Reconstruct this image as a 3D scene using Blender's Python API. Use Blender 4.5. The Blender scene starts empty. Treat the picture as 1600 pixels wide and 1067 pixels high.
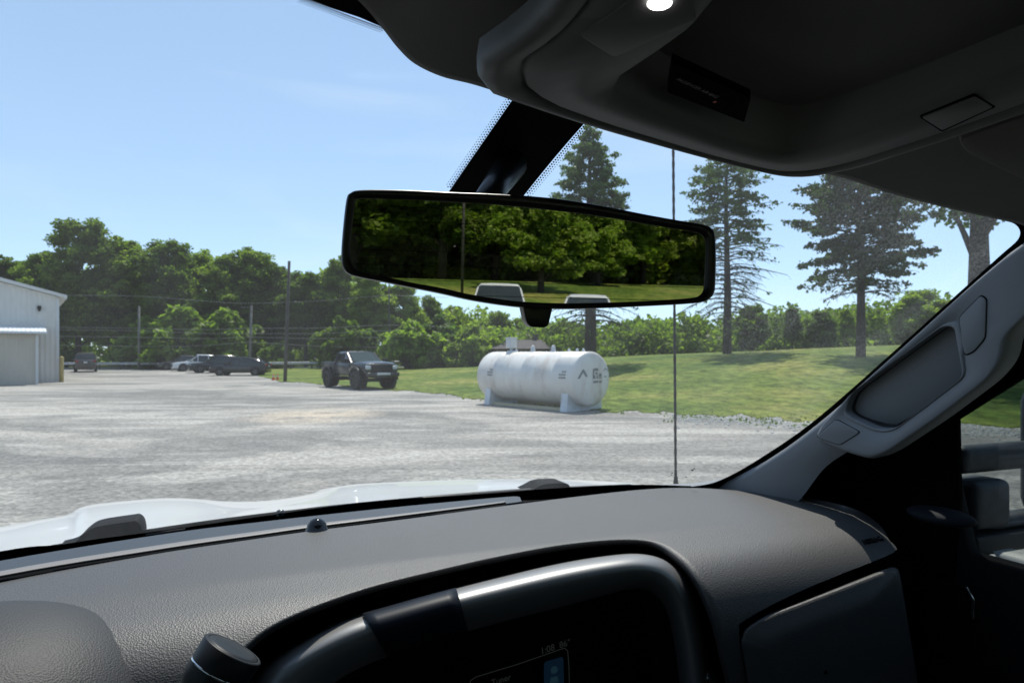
import bpy, bmesh, math, random
import numpy as np
from mathutils import Vector, Matrix

# ------------------------------------------------------------------ frame, camera, light
H = 1.95                      # eye height
FPX = 1067.0                  # focal length in photo pixels (24 mm)
HZ = 552.0                    # horizon row
sc = bpy.context.scene
COL = sc.collection
cam_d = bpy.data.cameras.new('camera'); cam = bpy.data.objects.new('camera', cam_d); COL.objects.link(cam)
cam.location = (0, 0, H); cam.rotation_euler = (math.radians(90), 0, 0)
cam_d.lens = 24.0; cam_d.sensor_width = 36.0; cam_d.shift_y = 18.5/1600
cam_d.clip_start = 0.02; cam_d.clip_end = 3000
cam_d.dof.use_dof = True; cam_d.dof.focus_distance = 0.48; cam_d.dof.aperture_fstop = 23
sc.camera = cam

SUN_EL, SUN_AZ = 61.0, 3.0   # azimuth measured from +Y towards +X
w = bpy.data.worlds.new('World'); sc.world = w; w.use_nodes = True
wn = w.node_tree; bg = wn.nodes['Background']
sky = wn.nodes.new('ShaderNodeTexSky'); sky.sky_type = 'NISHITA'; sky.sun_disc = False
sky.sun_elevation = math.radians(SUN_EL); sky.sun_rotation = math.radians(SUN_AZ)
sky.air_density = 0.75; sky.dust_density = 0.0; sky.ozone_density = 3.0; sky.altitude = 800
gam = wn.nodes.new('ShaderNodeGamma'); gam.inputs[1].default_value = .5; wn.links.new(sky.outputs[0], gam.inputs[0])
vm = wn.nodes.new('ShaderNodeVectorMath'); vm.operation = 'MULTIPLY'; vm.inputs[1].default_value = (1.66, 1.90, 2.10)
wn.links.new(gam.outputs[0], vm.inputs[0])
wtc = wn.nodes.new('ShaderNodeTexCoord'); wmp = wn.nodes.new('ShaderNodeMapping'); wmp.inputs['Scale'].default_value = (1.5, 1.5, 7.0); wmp.inputs['Rotation'].default_value = (0, .25, 0)
wns = wn.nodes.new('ShaderNodeTexNoise'); wns.inputs['Scale'].default_value = 1.6; wns.inputs['Detail'].default_value = 7; wns.inputs['Distortion'].default_value = .6
wn.links.new(wtc.outputs['Generated'], wmp.inputs[0]); wn.links.new(wmp.outputs[0], wns.inputs['Vector'])
wr = wn.nodes.new('ShaderNodeMapRange'); wr.inputs[1].default_value = .52; wr.inputs[2].default_value = .80; wr.inputs[3].default_value = 0; wr.inputs[4].default_value = .30
wn.links.new(wns.outputs[0], wr.inputs[0]); wmx = wn.nodes.new('ShaderNodeMix'); wmx.data_type = 'RGBA'; wmx.inputs[7].default_value = (4.2, 4.6, 5.0, 1)
wn.links.new(wr.outputs[0], wmx.inputs[0]); wn.links.new(vm.outputs[0], wmx.inputs[6]); wn.links.new(wmx.outputs[2], bg.inputs[0]); bg.inputs[1].default_value = 0.15
sun_d = bpy.data.lights.new('sun', 'SUN'); sun_d.energy = 3.5; sun_d.angle = math.radians(0.53); sun_d.color = (1, .955, .87)
sun = bpy.data.objects.new('sun', sun_d); COL.objects.link(sun)
_e, _a = math.radians(SUN_EL), math.radians(SUN_AZ)
SD = Vector((math.sin(_a)*math.cos(_e), math.cos(_a)*math.cos(_e), math.sin(_e)))
sun.rotation_euler = SD.to_track_quat('Z', 'Y').to_euler(); sun.location = (0, 0, 60)
vs = sc.view_settings; vs.view_transform = 'Standard'; vs.look = 'None'; vs.exposure = 0.55; vs.gamma = 1
sc.cycles.max_bounces = 8; sc.cycles.transparent_max_bounces = 24; sc.cycles.diffuse_bounces = 4
sc.cycles.glossy_bounces = 4; sc.cycles.caustics_reflective = False; sc.cycles.caustics_refractive = False
sc.cycles.use_denoising = True
try: sc.cycles.denoiser = 'OPENIMAGEDENOISE'
except Exception: pass

# ------------------------------------------------------------------ coordinate helpers
TH = math.radians(22.0); CT, ST = math.cos(TH), math.sin(TH)
def T(r, f, z):               # truck frame (right, forward, up from the eye) -> world
    return Vector((r*CT - f*ST, r*ST + f*CT, H + z))
def Tinv(p):
    return (p[0]*CT + p[1]*ST, -p[0]*ST + p[1]*CT, p[2] - H)
def uv(px, py): return (px-800.0)/FPX, (HZ-py)/FPX
def P(px, py, d):
    u, v = uv(px, py); return Vector((u*d, d, H + v*d))
def PF(px, py, f):
    u, v = uv(px, py); return P(px, py, f/(CT - u*ST))
def PR(px, py, r):
    u, v = uv(px, py); return P(px, py, r/(u*CT + ST))
def PZ(px, py, z):
    u, v = uv(px, py); return P(px, py, z/v)
def PP(px, py, pl):           # pl = (point, normal) plane in world
    u, v = uv(px, py); d = Vector((u, 1, v)); o = Vector((0, 0, H))
    t = (pl[0]-o).dot(pl[1])/d.dot(pl[1]); return o + d*t
def plane3(a, b, c):
    a, b, c = T(*a), T(*b), T(*c); n = (b-a).cross(c-a).normalized()
    if n.dot(Vector((0, 0, H))-a) < 0: n = -n
    return (a, n)             # normal towards the camera
def fglass(r, z): return 1.15 - .25*(r-.2)**2 - (z+.27)*1.36
def PW(px, py, off=0.0):      # point on the windshield (off > 0 = nearer to the cabin)
    u, v = uv(px, py); lo, hi = .05, 4.0
    for _ in range(50):
        m = (lo+hi)/2; r, f, z = m*(u*CT+ST), m*(CT-u*ST), m*v
        if f > fglass(r, z) - off: hi = m
        else: lo = m
    return P(px, py, hi)

def crom(pts, n, closed=False):   # catmull-rom resample of tuples
    out = []; m = len(pts); segs = m if closed else m-1
    A = [np.array(p, float) for p in pts]
    g = (lambda i: A[i % m]) if closed else (lambda i: A[max(0, min(m-1, i))])
    for i in range(segs):
        p0, p1, p2, p3 = g(i-1), g(i), g(i+1), g(i+2)
        for k in range(n):
            t = k/n
            out.append(tuple(.5*((2*p1)+(-p0+p2)*t+(2*p0-5*p1+4*p2-p3)*t*t+(-p0+3*p1-3*p2+p3)*t**3)))
    if not closed: out.append(tuple(A[-1]))
    return out
def rpoly(pts, r, n=5):           # polygon with rounded corners
    out = []; m = len(pts)
    for i in range(m):
        a, b, c = [np.array(pts[(i+k) % m], float)[:2] for k in (-1, 0, 1)]
        rr = pts[i][2] if len(pts[i]) > 2 else r
        d1, d2 = a-b, c-b; l1, l2 = np.linalg.norm(d1), np.linalg.norm(d2)
        q = min(rr, l1*.45, l2*.45); s, e = b+d1/l1*q, b+d2/l2*q
        for k in range(n+1):
            t = k/n; out.append(tuple((1-t)**2*s+2*t*(1-t)*b+t*t*e))
    return out

# ------------------------------------------------------------------ materials
MATS = {}
def mat(name, col, rough=.6, metal=0.0, bump=None, noise=None, spec=.5, coat=0, emit=None):
    """bump=(scale, strength, dist[, 'voronoi']); noise=(scale, amount, detail) varies the base colour"""
    m = bpy.data.materials.new(name); m.use_nodes = True; nt = m.node_tree; b = nt.nodes['Principled BSDF']
    b.inputs['Base Color'].default_value = (*col, 1); b.inputs['Roughness'].default_value = rough
    b.inputs['Metallic'].default_value = metal; b.inputs['Specular IOR Level'].default_value = spec
    b.inputs['Coat Weight'].default_value = coat
    tc = nt.nodes.new('ShaderNodeTexCoord')
    if noise:
        n = nt.nodes.new('ShaderNodeTexNoise'); n.inputs['Scale'].default_value = noise[0]
        n.inputs['Detail'].default_value = noise[2] if len(noise) > 2 else 5
        nt.links.new(tc.outputs['Object'], n.inputs['Vector'])
        mr = nt.nodes.new('ShaderNodeMapRange'); mr.inputs[1].default_value = .3; mr.inputs[2].default_value = .7
        mr.inputs[3].default_value = 1-noise[1]; mr.inputs[4].default_value = 1+noise[1]
        nt.links.new(n.outputs[0], mr.inputs[0])
        mx = nt.nodes.new('ShaderNodeVectorMath'); mx.operation = 'SCALE'; mx.inputs[0].default_value = col
        nt.links.new(mr.outputs[0], mx.inputs['Scale']); nt.links.new(mx.outputs[0], b.inputs['Base Color'])
    if bump:
        if len(bump) > 3:
            n = nt.nodes.new('ShaderNodeTexVoronoi'); n.feature = 'F1'
        else:
            n = nt.nodes.new('ShaderNodeTexNoise'); n.inputs['Detail'].default_value = 3
        n.inputs['Scale'].default_value = bump[0]; nt.links.new(tc.outputs['Object'], n.inputs['Vector'])
        bp = nt.nodes.new('ShaderNodeBump'); bp.inputs['Strength'].default_value = bump[1]; bp.inputs['Distance'].default_value = bump[2]
        nt.links.new(n.outputs[0], bp.inputs['Height']); nt.links.new(bp.outputs[0], b.inputs['Normal'])
    if emit:
        b.inputs['Emission Color'].default_value = (*emit[0], 1); b.inputs['Emission Strength'].default_value = emit[1]
    MATS[name] = m; return m
def ramp(nt, src, stops):
    r = nt.nodes.new('ShaderNodeValToRGB'); e = r.color_ramp.elements
    while len(e) < len(stops): e.new(.5)
    for i, (p, c) in enumerate(stops): e[i].position = p; e[i].color = (*c, 1) if len(c) == 3 else c
    nt.links.new(src, r.inputs[0]); return r.outputs[0]
def nz(nt, vec, scale, detail=5, rough=.55, dist=0):
    n = nt.nodes.new('ShaderNodeTexNoise'); n.inputs['Scale'].default_value = scale; n.inputs['Detail'].default_value = detail
    n.inputs['Roughness'].default_value = rough; n.inputs['Distortion'].default_value = dist
    nt.links.new(vec, n.inputs['Vector']); return n.outputs[0]
def mixc(nt, f, a, b, mode='MIX'):
    m = nt.nodes.new('ShaderNodeMix'); m.data_type = 'RGBA'; m.blend_type = mode
    for i, x in ((0, f), (6, a), (7, b)):
        if hasattr(x, 'is_linked'): nt.links.new(x, m.inputs[i])
        elif i == 0: m.inputs[0].default_value = x
        else: m.inputs[i].default_value = (*x, 1)
    return m.outputs[2]
def mth(nt, op, a, b=None, clamp=False):
    m = nt.nodes.new('ShaderNodeMath'); m.operation = op; m.use_clamp = clamp
    for i, x in enumerate((a, b)):
        if x is None: continue
        if hasattr(x, 'is_linked'): nt.links.new(x, m.inputs[i])
        else: m.inputs[i].default_value = x
    return m.outputs[0]
def vscale(nt, src, s):
    m = nt.nodes.new('ShaderNodeMapping'); m.inputs['Scale'].default_value = s; nt.links.new(src, m.inputs['Vector']); return m.outputs[0]

dash_mat = mat('dash_leather', (.058, .0565, .056), .52, bump=(620, .36, .0009, 'v'), noise=(3.5, .10, 3), spec=.6)
dark_leather = mat('dark_leather', (.020, .020, .021), .6, bump=(620, .32, .0009, 'v'))
black_plastic = mat('black_plastic', (.008, .008, .009), .45, spec=.3)
black_trim = mat('black_trim', (.006, .006, .007), .7, spec=.1)
gloss_black = mat('gloss_black', (.006, .006, .007), .08)
deep_black = mat('deep_black', (.003, .003, .003), .9, spec=.05)
seal_rubber = mat('seal_rubber', (.005, .005, .005), .8, spec=.1)
vent_mat = mat('vent_strip', (.030, .035, .042), .45)
strip_mat = mat('strip_plastic', (.20, .185, .175), .5)
headliner_mat = mat('headliner_cloth', (.13, .127, .123), .95, bump=(900, .4, .0008))
console_mat = mat('console_plastic', (.115, .118, .12), .6, bump=(800, .15, .0005))
pillar_mat = mat('pillar_plastic', (.215, .225, .24), .6, bump=(700, .15, .0005))
silver_mat = mat('satin_silver', (.27, .266, .262), .45, metal=.6, bump=(1500, .12, .0004))
shade_patch_mat = mat('shade_patch_dark', (.012, .015, .022), .45, spec=.15)
mirror_black = mat('mirror_black', (.007, .007, .008), .32)
mirror_glass = mat('mirror_silver', (.76, .74, .70), .0, metal=1.0)
chrome = mat('chrome', (.7, .7, .7), .12, metal=1)
white_paint = mat('white_paint', (.80, .80, .79), .3, coat=.6, noise=(2, .02, 3))
frit_mat = mat('frit_ceramic', (.005, .005, .005), .6, spec=.15)
label_mat = mat('label_black', (.002, .002, .002), .9, spec=.02)
label_text = mat('label_text', (.06, .06, .06), .6)
lamp_red = mat('indicator_red', (.10, .01, .01), .5, emit=((1, .08, .03), .03))
lamp_white = mat('map_light_lens', (.9, .9, .9), .3, emit=((1, .98, .94), 4.0))
screen_mat = mat('screen_glass', (.004, .004, .005), .12)
screen_line = mat('screen_line', (.01, .01, .01), .4, emit=((.6, .68, .66), .012))
screen_icon = mat('screen_icon', (.01, .01, .01), .4, emit=((.05, .20, .42), .022))
screen_icon2 = mat('screen_icon_light', (.01, .01, .01), .4, emit=((.12, .34, .5), .035))
towm_mat = mat('tow_mirror_plastic', (.035, .042, .055), .55, noise=(60, .3, 4))
cloth_white = mat('shell_white', (.78, .78, .78), .4)
tyre_mat = mat('tyre_rubber', (.018, .018, .019), .8, bump=(60, .4, .01))
rim_mat = mat('rim_alloy', (.25, .25, .26), .35, metal=.8)
rim_dark = mat('rim_dark', (.02, .02, .022), .35, metal=.5)
car_glass = mat('car_glass', (.022, .028, .03), .08, spec=.6)
wind_glass = mat('car_windscreen', (.04, .06, .06), .06, spec=.25)
lens_mat = mat('lamp_lens', (.55, .58, .6), .1)
red_lens = mat('tail_lens', (.25, .01, .01), .15)
plate_mat = mat('plate_white', (.55, .56, .57), .5)
paint_black = mat('paint_black', (.008, .009, .011), .2, coat=.3)
paint_green = mat('paint_dark_green', (.008, .016, .017), .22, coat=.35)
paint_white = mat('paint_car_white', (.62, .64, .66), .25, coat=.8)
paint_brown = mat('paint_brown', (.045, .038, .036), .3, coat=.6)
paint_grey = mat('paint_grey', (.028, .030, .034), .3, coat=.3)
pole_wood = mat('pole_wood', (.055, .05, .045), .9, noise=(2, .3, 6))
pole_grey = mat('pole_grey', (.16, .155, .145), .9, noise=(2, .3, 6))
wire_mat = mat('wire_grey', (.16, .165, .17), .5)
rail_mat = mat('rail_galvanised', (.45, .46, .47), .5, metal=.3, noise=(1.5, .15, 4))
wood_yel = mat('post_yellow', (.42, .34, .13), .8, noise=(6, .2, 4))
stop_yel = mat('stop_yellow', (.62, .50, .26), .8, noise=(6, .2, 4))
cone_mat = mat('cone_orange', (.62, .08, .03), .6)
bark = mat('bark', (.038, .031, .026), .95, bump=(12, .8, .05), noise=(3, .35, 6))
bark_grey = mat('bark_grey', (.085, .075, .065), .95, bump=(12, .8, .05), noise=(3, .35, 6))
roof_mat = mat('roof_shingle', (.07, .06, .058), .9, noise=(2, .2, 6))
brick_wall = mat('house_wall', (.10, .075, .065), .9, noise=(3, .2, 5))
stone_mat = mat('gravel_stone', (.46, .445, .41), .9, noise=(9, .25, 3))

def wavy_metal(name, col, sc_=5.0, axis='X', rust=0):
    m = mat(name, col, .5); nt = m.node_tree; b = nt.nodes['Principled BSDF']
    tc = nt.nodes.new('ShaderNodeTexCoord'); wv = nt.nodes.new('ShaderNodeTexWave'); wv.bands_direction = axis
    wv.wave_profile = 'SIN'; wv.inputs['Scale'].default_value = sc_; wv.inputs['Distortion'].default_value = 0
    nt.links.new(tc.outputs['Object'], wv.inputs['Vector'])
    bp = nt.nodes.new('ShaderNodeBump'); bp.inputs['Strength'].default_value = .8; bp.inputs['Distance'].default_value = .03
    nt.links.new(wv.outputs[0 if False else 1], bp.inputs['Height']); nt.links.new(bp.outputs[0], b.inputs['Normal'])
    n = nz(nt, vscale(nt, tc.outputs['Object'], (1, 1, .4)), 1.2, 6)
    c = mixc(nt, ramp(nt, n, [(.35, (0, 0, 0)), (.75, (1, 1, 1))]), col, tuple(x*.86 for x in col))
    nt.links.new(c, b.inputs['Base Color']); return m
siding = wavy_metal('siding_steel', (.68, .66, .62), 1.1)
siding2 = wavy_metal('shed_siding', (.52, .48, .41), 1.7)
awn_metal = wavy_metal('awning_steel', (.74, .76, .78), 1.4)

def glass_mat(name, tint, refl=1.0, dust=None):
    m = bpy.data.materials.new(name); m.use_nodes = True; nt = m.node_tree
    for n in list(nt.nodes): nt.nodes.remove(n)
    out = nt.nodes.new('ShaderNodeOutputMaterial'); tr = nt.nodes.new('ShaderNodeBsdfTransparent'); tr.inputs[0].default_value = (*tint, 1)
    gl = nt.nodes.new('ShaderNodeBsdfGlossy'); gl.inputs['Roughness'].default_value = .02
    fr = nt.nodes.new('ShaderNodeLayerWeight'); fr.inputs[0].default_value = .5
    fac = mth(nt, 'MULTIPLY', mth(nt, 'ADD', mth(nt, 'MULTIPLY', mth(nt, 'POWER', fr.outputs['Facing'], 5.0), .95), .045), refl)
    mx = nt.nodes.new('ShaderNodeMixShader'); nt.links.new(fac, mx.inputs[0]); nt.links.new(tr.outputs[0], mx.inputs[1]); nt.links.new(gl.outputs[0], mx.inputs[2])
    res = mx.outputs[0]
    if dust:
        tc = nt.nodes.new('ShaderNodeTexCoord'); ob = tc.outputs['Object']
        n1 = nz(nt, vscale(nt, ob, (22, 3, 2.0)), 1.0, 5, .6); film = mth(nt, 'MULTIPLY', ramp(nt, n1, [(.3, (0, 0, 0)), (.7, (1, 1, 1))]), dust*.9)
        film = mth(nt, 'ADD', film, dust)
        # dried droplets: denser toward the passenger's upper corner of the glass
        vo = nt.nodes.new('ShaderNodeTexVoronoi'); vo.inputs['Scale'].default_value = 260; nt.links.new(vscale(nt, ob, (1, 1, .55)), vo.inputs['Vector'])
        ring = ramp(nt, vo.outputs[0], [(.18, (0, 0, 0)), (.30, (1, 1, 1)), (.42, (.05, .05, .05))])
        sep = nt.nodes.new('ShaderNodeSeparateXYZ'); nt.links.new(ob, sep.inputs[0])
        # object x is right of the truck, z up
        big = nz(nt, vscale(nt, ob, (1, 1, 1)), 9, 4, .6)
        dx = mth(nt, 'SUBTRACT', sep.outputs[0], .40)
        reg = mth(nt, 'MULTIPLY', dx, 4.2, True)
        top = mth(nt, 'MULTIPLY', mth(nt, 'ADD', sep.outputs[2], .13), 6.0, True)
        reg = mth(nt, 'MULTIPLY', reg, top)
        dens = ramp(nt, mth(nt, 'ADD', mth(nt, 'MULTIPLY', big, .9), mth(nt, 'MULTIPLY', reg, .22)), [(.50, (0, 0, 0)), (.70, (1, 1, 1))])
        fine = ramp(nt, nz(nt, ob, 420, 2), [(.5, (0, 0, 0)), (.62, (1, 1, 1))])
        dr = mth(nt, 'MULTIPLY', mth(nt, 'MULTIPLY', mth(nt, 'MAXIMUM', ring, fine), dens), mth(nt, 'MULTIPLY', reg, .07))
        film = mth(nt, 'ADD', film, mth(nt, 'MULTIPLY', reg, dust*.15))
        fac2 = mth(nt, 'ADD', film, dr, True)
        df = nt.nodes.new('ShaderNodeBsdfDiffuse'); df.inputs[0].default_value = (.75, .78, .8, 1)
        tl = nt.nodes.new('ShaderNodeBsdfTranslucent'); tl.inputs[0].default_value = (.75, .78, .8, 1)
        ad = nt.nodes.new('ShaderNodeMixShader'); ad.inputs[0].default_value = .6
        nt.links.new(df.outputs[0], ad.inputs[1]); nt.links.new(tl.outputs[0], ad.inputs[2])
        m2 = nt.nodes.new('ShaderNodeMixShader'); nt.links.new(fac2, m2.inputs[0]); nt.links.new(res, m2.inputs[1]); nt.links.new(ad.outputs[0], m2.inputs[2])
        res = m2.outputs[0]
    nt.links.new(res, out.inputs[0]); return m
windshield_glass = glass_mat('windshield_glass', (.95, .97, .96), .7, dust=.026)
tint_glass = glass_mat('tinted_side_glass', (.62, .65, .64), .8)
rear_tint = glass_mat('tinted_rear_glass', (.84, .84, .80), .5)

def leaf_mat(name, dark, light, tl=.35, hue=.0):
    m = bpy.data.materials.new(name); m.use_nodes = True; nt = m.node_tree; b = nt.nodes['Principled BSDF']
    tc = nt.nodes.new('ShaderNodeTexCoord'); oi = nt.nodes.new('ShaderNodeObjectInfo')
    n1 = nz(nt, tc.outputs['Object'], .8, 3); n2 = nz(nt, tc.outputs['Object'], 7, 2)
    f = mth(nt, 'ADD', mth(nt, 'MULTIPLY', n1, .55), mth(nt, 'MULTIPLY', n2, .45))
    f = mth(nt, 'ADD', f, mth(nt, 'MULTIPLY', mth(nt, 'SUBTRACT', oi.outputs['Random'], .5), .22))
    c = ramp(nt, f, [(.36, dark), (.66, light)])
    b.inputs['Roughness'].default_value = .55; b.inputs['Specular IOR Level'].default_value = .3
    nt.links.new(c, b.inputs['Base Color'])
    t = nt.nodes.new('ShaderNodeBsdfTranslucent')
    cc = mixc(nt, 1.0, c, (1.0, 1.25, .45), 'MULTIPLY'); nt.links.new(cc, t.inputs[0])
    mx = nt.nodes.new('ShaderNodeMixShader'); mx.inputs[0].default_value = tl
    nt.links.new(b.outputs[0], mx.inputs[1]); nt.links.new(t.outputs[0], mx.inputs[2])
    nt.links.new(mx.outputs[0], nt.nodes['Material Output'].inputs[0]); return m
leaf_green = leaf_mat('leaf_green', (.085, .135, .026), (.33, .385, .08), .62)
leaf_bright = leaf_mat('leaf_bright', (.14, .20, .035), (.30, .38, .07), .55)
leaf_dark = leaf_mat('leaf_dark', (.060, .10, .030), (.16, .24, .065), .6)
leaf_pine = leaf_mat('leaf_pine', (.055, .085, .042), (.13, .18, .08), .45)
leaf_copper = leaf_mat('leaf_copper', (.04, .045, .03), (.09, .085, .055), .25)
grass_blade = leaf_mat('grass_blade', (.09, .14, .03), (.17, .22, .06), .4)

# ------------------------------------------------------------------ mesh helpers
def link(o, parent=None):
    COL.objects.link(o)
    if parent is not None:
        bpy.context.view_layer.update() if False else None
        o.parent = parent
        o.matrix_parent_inverse = WINV.get(parent.name, Matrix())
    return o
WINV = {}
def tag(o, label=None, cat=None, group=None, kind=None):
    if label: o['label'] = label
    if cat: o['category'] = cat
    if group: o['group'] = group
    if kind: o['kind'] = kind
    return o
def empty(name, loc, rz=0):
    o = bpy.data.objects.new(name, None); COL.objects.link(o); o.location = loc; o.rotation_euler = (0, 0, rz)
    o.empty_display_size = .2
    return o
def mesh(name, verts, faces, m, parent=None, smooth=False, world=True, mats=None, midx=None):
    """verts are world coordinates when world=True (converted into the parent's frame), else parent-local"""
    me = bpy.data.meshes.new(name)
    if world and parent is not None:
        root = parent
        M = Matrix()
        ch = []
        while root is not None: ch.append(root); root = root.parent
        for r in reversed(ch): M = M @ Matrix.LocRotScale(r.location, r.rotation_euler, r.scale)
        Mi = M.inverted(); verts = [Mi @ Vector(v) for v in verts]
    me.from_pydata([tuple(v) for v in verts], [], faces)
    for mm in (mats or [m]): me.materials.append(mm)
    if midx: me.polygons.foreach_set('material_index', midx)
    if smooth: me.polygons.foreach_set('use_smooth', [True]*len(me.polygons))
    me.update(); o = bpy.data.objects.new(name, me); COL.objects.link(o)
    if parent is not None: o.parent = parent
    return o
def fixn(o):
    bm = bmesh.new(); bm.from_mesh(o.data); bmesh.ops.recalc_face_normals(bm, faces=bm.faces); bm.to_mesh(o.data); bm.free(); return o
def bevel(o, w_, n=2, ang=35):
    b = o.modifiers.new('bevel', 'BEVEL'); b.width = w_; b.segments = n; b.limit_method = 'ANGLE'; b.angle_limit = math.radians(ang)
    o.data.polygons.foreach_set('use_smooth', [True]*len(o.data.polygons))
    if hasattr(b, 'harden_normals'): b.harden_normals = False
    return o
def prism(name, poly, dirv, m, parent=None, bev=0, seg=2):
    """front polygon (world points) pushed along dirv"""
    n = len(poly); dirv = Vector(dirv)
    vs_ = [Vector(p) for p in poly] + [Vector(p)+dirv for p in poly]
    fs = [list(range(n)), list(range(2*n-1, n-1, -1))] + [[i, n+i, n+(i+1) % n, (i+1) % n] for i in range(n)]
    o = mesh(name, vs_, fs, m, parent); fixn(o)
    if bev: bevel(o, bev, seg)
    return o
def grid(name, rows, m, parent=None, smooth=True, solid=0, world=True, flip=False):
    nr, nc = len(rows), len(rows[0]); vs_ = [p for r in rows for p in r]
    fs = []
    for i in range(nr-1):
        for j in range(nc-1):
            q = [i*nc+j, i*nc+j+1, (i+1)*nc+j+1, (i+1)*nc+j]; fs.append(q[::-1] if flip else q)
    o = mesh(name, vs_, fs, m, parent, smooth, world)
    if solid:
        s = o.modifiers.new('solid', 'SOLIDIFY'); s.thickness = solid; s.offset = -1
    return o
class MB:
    def __init__(s): s.v = []; s.f = []; s.mi = []; s.cur = 0
    def add(s, vs_, fs):
        o = len(s.v); s.v += [Vector(v) for v in vs_]; s.f += [[i+o for i in f] for f in fs]; s.mi += [s.cur]*len(fs)
    def box(s, c, d, rot=None):
        x, y, z = d[0]/2, d[1]/2, d[2]/2
        p = [Vector(q) for q in ((-x,-y,-z),(x,-y,-z),(x,y,-z),(-x,y,-z),(-x,-y,z),(x,-y,z),(x,y,z),(-x,y,z))]
        if rot is not None: p = [rot @ q for q in p]
        s.add([q+Vector(c) for q in p], [[3,2,1,0],[4,5,6,7],[0,1,5,4],[1,2,6,5],[2,3,7,6],[3,0,4,7]])
    def tube(s, pts, rad, n=8, cap=True):
        pts = [Vector(p) for p in pts]; rads = rad if isinstance(rad, (list, tuple)) else [rad]*len(pts)
        rings = []; up = Vector((0, 0, 1))
        for i, p in enumerate(pts):
            t = (pts[min(i+1, len(pts)-1)]-pts[max(i-1, 0)]).normalized()
            a = t.cross(up if abs(t.dot(up)) < .95 else Vector((1, 0, 0))).normalized(); b = t.cross(a)
            rings.append([p+(a*math.cos(k*2*math.pi/n)+b*math.sin(k*2*math.pi/n))*rads[i] for k in range(n)])
        vs_ = [q for r in rings for q in r]; fs = []
        for i in range(len(pts)-1):
            for k in range(n): fs.append([i*n+k, (i+1)*n+k, (i+1)*n+(k+1) % n, i*n+(k+1) % n])
        if cap: fs.append(list(range(n))); fs.append(list(range(len(vs_)-1, len(vs_)-n-1, -1)))
        s.add(vs_, fs)
    def lathe(s, base, axis, prof, n=20):
        """prof: (distance along axis, radius)"""
        ax = Vector(axis).normalized(); a = ax.cross(Vector((0, 0, 1)) if abs(ax.z) < .9 else Vector((1, 0, 0))).normalized(); b = ax.cross(a)
        vs_ = []; fs = []
        for (t, r) in prof:
            for k in range(n):
                th = 2*math.pi*k/n; vs_.append(Vector(base)+ax*t+(a*math.cos(th)+b*math.sin(th))*max(r, 1e-5))
        for i in range(len(prof)-1):
            for k in range(n): fs.append([i*n+k, i*n+(k+1) % n, (i+1)*n+(k+1) % n, (i+1)*n+k])
        s.add(vs_, fs)
    def build(s, name, m, parent=None, smooth=False, world=False, bev=0):
        mats = m if isinstance(m, list) else None
        o = mesh(name, s.v, s.f, m, parent, smooth, world, mats=mats, midx=s.mi if mats else None)
        if bev: bevel(o, bev)
        return o
def text_mesh(name, body, size, M, m, parent, ext=0.0003):
    c = bpy.data.curves.new(name, 'FONT'); c.body = body; c.size = size; c.extrude = ext
    o = bpy.data.objects.new(name, c); COL.objects.link(o)
    dg = bpy.context.evaluated_depsgraph_get(); me = bpy.data.meshes.new_from_object(o.evaluated_get(dg))
    bpy.data.objects.remove(o); vs_ = [M @ v.co for v in me.vertices]; fs = [list(p.vertices) for p in me.polygons]
    return mesh(name, vs_, fs, m, parent)

# ------------------------------------------------------------------ terrain
EP = [(330, 588), (400, 588), (415, 590), (440, 596), (505, 601), (610, 609), (700, 617), (750, 624), (945, 643), (1050, 647), (1130, 650), (1230, 657), (1400, 668), (1600, 668), (2600, 668)]
TP = [(330, 577, 78), (400, 577, 78), (505, 576.5, 76), (640, 577, 72), (750, 574, 66), (950, 562, 52), (1100, 554, 46), (1250, 546, 42), (1370, 541, 44), (1600, 533, 46), (2600, 530, 50)]
def interp(x, xs, ys): return float(np.interp(x, xs, ys))
def edge_d(px): return FPX*H/(interp(px, [e[0] for e in EP], [e[1] for e in EP])-HZ)
def top_dz(px):
    y = interp(px, [t[0] for t in TP], [t[1] for t in TP]); d = interp(px, [t[0] for t in TP], [t[2] for t in TP])
    return d, H-(y-HZ)/FPX*d
def h(x, y):
    if y > 6:
        px = 800+FPX*x/y; px = max(330, min(2600, px))
        d0 = edge_d(px); d1, z1 = top_dz(px)
        t = (y-d0)/(d1-d0); t = max(0, min(1, t))
        z = z1*(.55*t+.45*t*t*(3-2*t))
        if y > d1: z += .004*(y-d1)
        return z
    if y < -26: return 1.9*min(1, (-y-26)/22)
    return 0.0
def spaced(lo, hi, fine_lo, fine_hi, st, g=1.18):
    a = list(np.arange(fine_lo, fine_hi+.01, st)); s = st
    x = fine_hi
    while x < hi: s *= g; x += s; a.append(min(x, hi))
    s = st; x = fine_lo; b = []
    while x > lo: s *= g; x -= s; b.append(max(x, lo))
    return b[::-1]+a
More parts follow.
